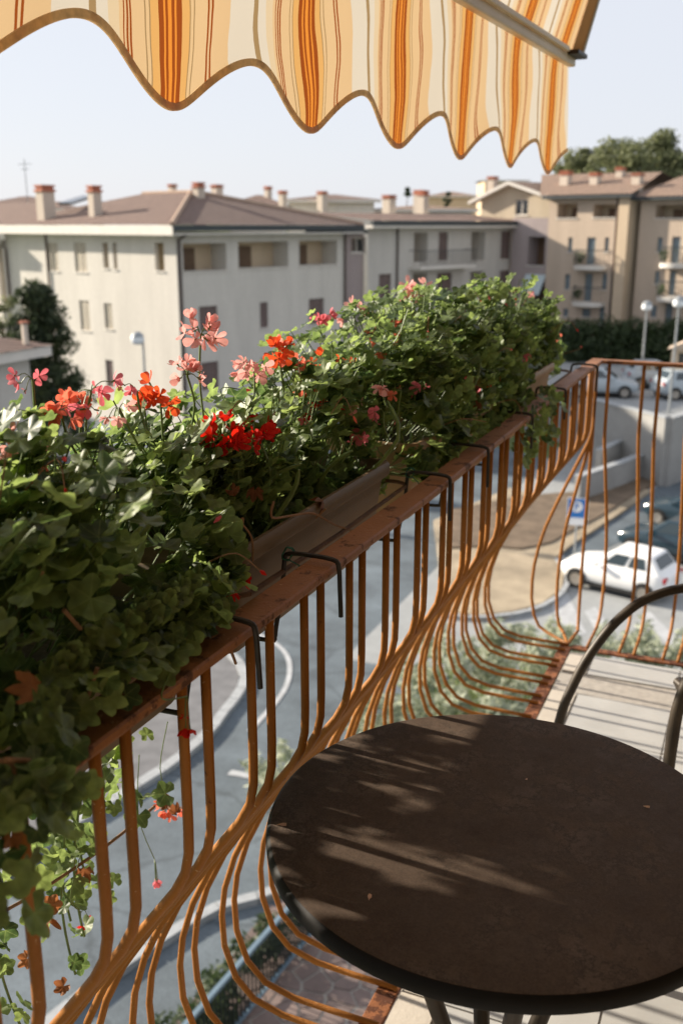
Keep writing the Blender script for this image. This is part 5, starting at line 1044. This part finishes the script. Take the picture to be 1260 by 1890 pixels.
# ================================================================== CARS
M['carwhite'] = mat('white_car_paint', (.82, .82, .81), .25, .03, 2, spec=.6); M['carblue'] = mat('dark_blue_car_paint', (.015, .035, .05), .2, .1, 2, spec=.7); M['cargrey'] = mat('silver_car_paint', (.38, .43, .46), .3, .05, 2, spec=.6); M['carred'] = mat('red_car_paint', (.40, .03, .025), .25, .05, 2, spec=.6)
M['tyre'] = mat('tyre_rubber', (.018, .017, .016), .8, .2, 20); M['rim'] = mat('wheel_rim', (.36, .33, .29), .4, .1, 20, metal=.5); M['carglass'] = mat('car_glass', (.015, .03, .035), .06, .1, 2, spec=1.); M['tail'] = mat('tail_lamp', (.35, .01, .015), .25, .1, 10); M['headlamp'] = mat('head_lamp', (.6, .62, .64), .15, .1, 10); M['trim'] = mat('car_trim', (.02, .02, .02), .7, .1, 10)
def car(label, x, y, z, heading, paint):
    t = thing('parked_car', label, 'car', (x, y, z), 'parked cars'); t.rotation_euler = (0, 0, heading); BASE[t.name] = (0, 0, 0)
    st = [(-1.78, .50, .56), (-1.72, .66, .68), (-1.45, .76, .78), (-1.05, .80, .85), (-.70, .81, .90), (0, .82, .93), (.9, .82, .95), (1.4, .80, .96), (1.62, .74, .93), (1.74, .66, .80)]
    rings = []
    for (s, hw, ht) in st:
        zb = .24 if abs(s) < 1.6 else .34
        half = [(0, zb), (hw*.85, zb), (hw*.97, zb+.10), (hw, .52), (hw*.985, ht-.10), (hw*.90, ht-.01), (hw*.55, ht+.02), (0, ht+.03)]
        rings.append([(s, a, c_) for a, c_ in half]+[(s, -a, c_) for a, c_ in half[-2:0:-1]])
    bdy = loft(rings); n_ = len(rings[0]); bdy.f.append(tuple((len(rings)-1)*n_+k for k in range(n_)))
    o = bdy.build('body', paint, t, True)
    gb = [(-.78, .74, .89), (1.60, .70, .93)]; lo = [(-.80, -.74, .88), (1.60, -.71, .92), (1.60, .71, .92), (-.80, .74, .88)]; hi = [(-.02, -.60, 1.43), (1.22, -.58, 1.42), (1.22, .58, 1.42), (-.02, .60, 1.43)]
    mid = [tuple((a+c_)/2+(.02*(1 if k == 1 and a > 0 else -1) if k == 1 else 0) for k, (a, c_) in enumerate(zip(p_, q_))) for p_, q_ in zip(lo, hi)]
    b = MB(); b.v = lo+hi; b.f = [(4, 5, 6, 7), (0, 1, 5, 4), (1, 2, 6, 5), (2, 3, 7, 6), (3, 0, 4, 7)]; cab = b.build('cabin', paint, t); bevel(cab, .09, 4)
    def pane(nm, idx, a0, a1, h0, h1, out):
        A, B_, C_, D_ = [Vector(q_) for q_ in idx]; f = lambda u, v_: A.lerp(B_, u).lerp(D_.lerp(C_, u), v_)
        P = [f(a0, h0), f(a1, h0), f(a1-.0, h1), f(a0+.0, h1)]; nn = (P[1]-P[0]).cross(P[3]-P[0]).normalized()
        c_ = (P[0]+P[2])/2
        if nn.dot(c_-Vector((.4, 0, 1.1))) < 0: nn = -nn
        P2 = [p_+nn*.012 for p_ in P]; q_ = MB(); q_.quad(*P2); return q_.build(nm, M['carglass'], cab)
    for sgn, ids in ((-1, (lo[0], lo[1], hi[1], hi[0])), (1, (lo[3], lo[2], hi[2], hi[3]))):
        pane('side_window', ids, .17, .48, .20, .84, 1); pane('side_window', ids, .53, .80, .20, .84, 1)
    pane('windscreen', (lo[0], lo[3], hi[3], hi[0]), .06, .94, .12, .92, 1); pane('rear_window', (lo[1], lo[2], hi[2], hi[1]), .10, .90, .30, .90, 1)
    for sx in (-1.10, 1.12):
        for sy in (-1, 1):
            wt = MB(); ang = np.linspace(0, 2*math.pi, 20, endpoint=False); prof_ = [(.16, .70), (.27, .70), (.30, .73), (.30, .80), (.27, .835), (.19, .835)]
            vs = [(sx+r_*math.cos(a), sy*yy, .30+r_*math.sin(a)) for a in ang for r_, yy in prof_]; fs = [(k*6+j, ((k+1) % 20)*6+j, ((k+1) % 20)*6+j+1, k*6+j+1) for k in range(20) for j in range(5)]
            wt.add(vs, fs); w_ = MB(); w_.add([(sx+.345*math.cos(a), sy*.824, .32+.345*math.sin(a)) for a in ang], [tuple(range(20))]); w_.build('wheel_arch', M['trim'], t)
            wh = wt.build('wheel', M['tyre'], t, True); rm = MB(); rm.add([(sx+r_*math.cos(a), sy*yy, .30+r_*math.sin(a)) for r_, yy in ((.20, .84), (.05, .828)) for a in ang], [tuple(range(20, 40))]+[(k, (k+1) % 20, 20+(k+1) % 20, 20+k) for k in range(20)]); rm.build('rim', M['rim'], wh)
    for sy in (-1, 1):
        MB().add([(-1.70, sy*.40, .64), (-1.60, sy*.70, .66), (-1.50, sy*.74, .75), (-1.62, sy*.42, .75)], [(0, 1, 2, 3)]).build('headlamp', M['headlamp'], t)
        MB().box(1.66, min(sy*.50, sy*.72), .72, 1.735, max(sy*.50, sy*.72), .88).build('tail_lamp', M['tail'], t); MB().box(-.52, min(sy*.80, sy*.98), .90, -.38, max(sy*.80, sy*.98), 1.02).build('mirror', paint, t)
    MB().box(-1.2, -.80, .18, 1.2, .80, .27).build('sill_trim', M['trim'], t); MB().box(1.70, -.26, .48, 1.765, .26, .60).build('number_plate', M['signwhite'], t)
    return t
fw_, rw_ = onZ(1067, 1085, G), onZ(1178, 1112, G); hd = math.atan2(-(fw_-rw_)[1], -(fw_-rw_)[0]); cc = (fw_+rw_)/2
sdv = np.array([math.sin(hd), -math.cos(hd)]); cx, cy = cc[0]-sdv[0]*.78, cc[1]-sdv[1]*.78
car('white hatchback parked by the sign behind the railing', cx, cy, G, hd, M['carwhite'])
q = onZ(1215, 1040, G); car('dark blue car parked beyond the white hatchback', q[0]+.3, q[1]+1.0, G, hd, M['carblue'])
q = onZ(1240, 985, G); car('dark car with pale windscreen furthest up the car park', q[0]+.6, q[1]+1.4, G, hd, M['carblue'])
for k, (x, y, pm, lb) in enumerate(((1100, 738, M['cargrey'], 'silver car parked above the retaining wall'), (1205, 722, M['cargrey'], 'grey car parked below the hedge beside the lamp'), (1262, 742, M['cargrey'], 'silver car on the terrace at the right edge'))):
    q = onZ(x, y, TZ); car(lb, q[0], q[1]+1.5, TZ, R(190+k*12), pm)
# kiosk by the lamp
kp = atd(1252, 668, 50); tK = thing('kiosk', 'small beige kiosk with pitched roof at the right edge', 'kiosk', (kp[0], kp[1], TZ)); FK = Face(kp[:2], (1, 0), (0, -1)); zk = atd(1250, 643, 50)[2]
op = [(-.05, .25, zk-.75, zk-.2, .1)]
b = MB(); wall(b, FK, -.4, 1.2, TZ, zk, op); wall(b, Face(FK.P[:2]+np.array([-.4, 0]), (0, 1), (-1, 0)), 0, 1.2, TZ, zk, []); b.build('wall', M['beige'], tK); MB().fbox(FK, -.05, .25, zk-.75, zk-.2, -.14, -.1).build('window', M['glass'], tK)
b = MB(); b.add([FK.pt(-.6, zk-.03, .15), FK.pt(1.4, zk-.03, .15), FK.pt(1.4, zk-.03, -1.35), FK.pt(-.6, zk-.03, -1.35), FK.pt(.4, zk+.45, .15), FK.pt(.4, zk+.45, -1.35)], [(0, 4, 5, 3), (1, 4, 5, 2), (0, 1, 4), (3, 2, 5)]); b.build('roof', M['ochre'], tK)
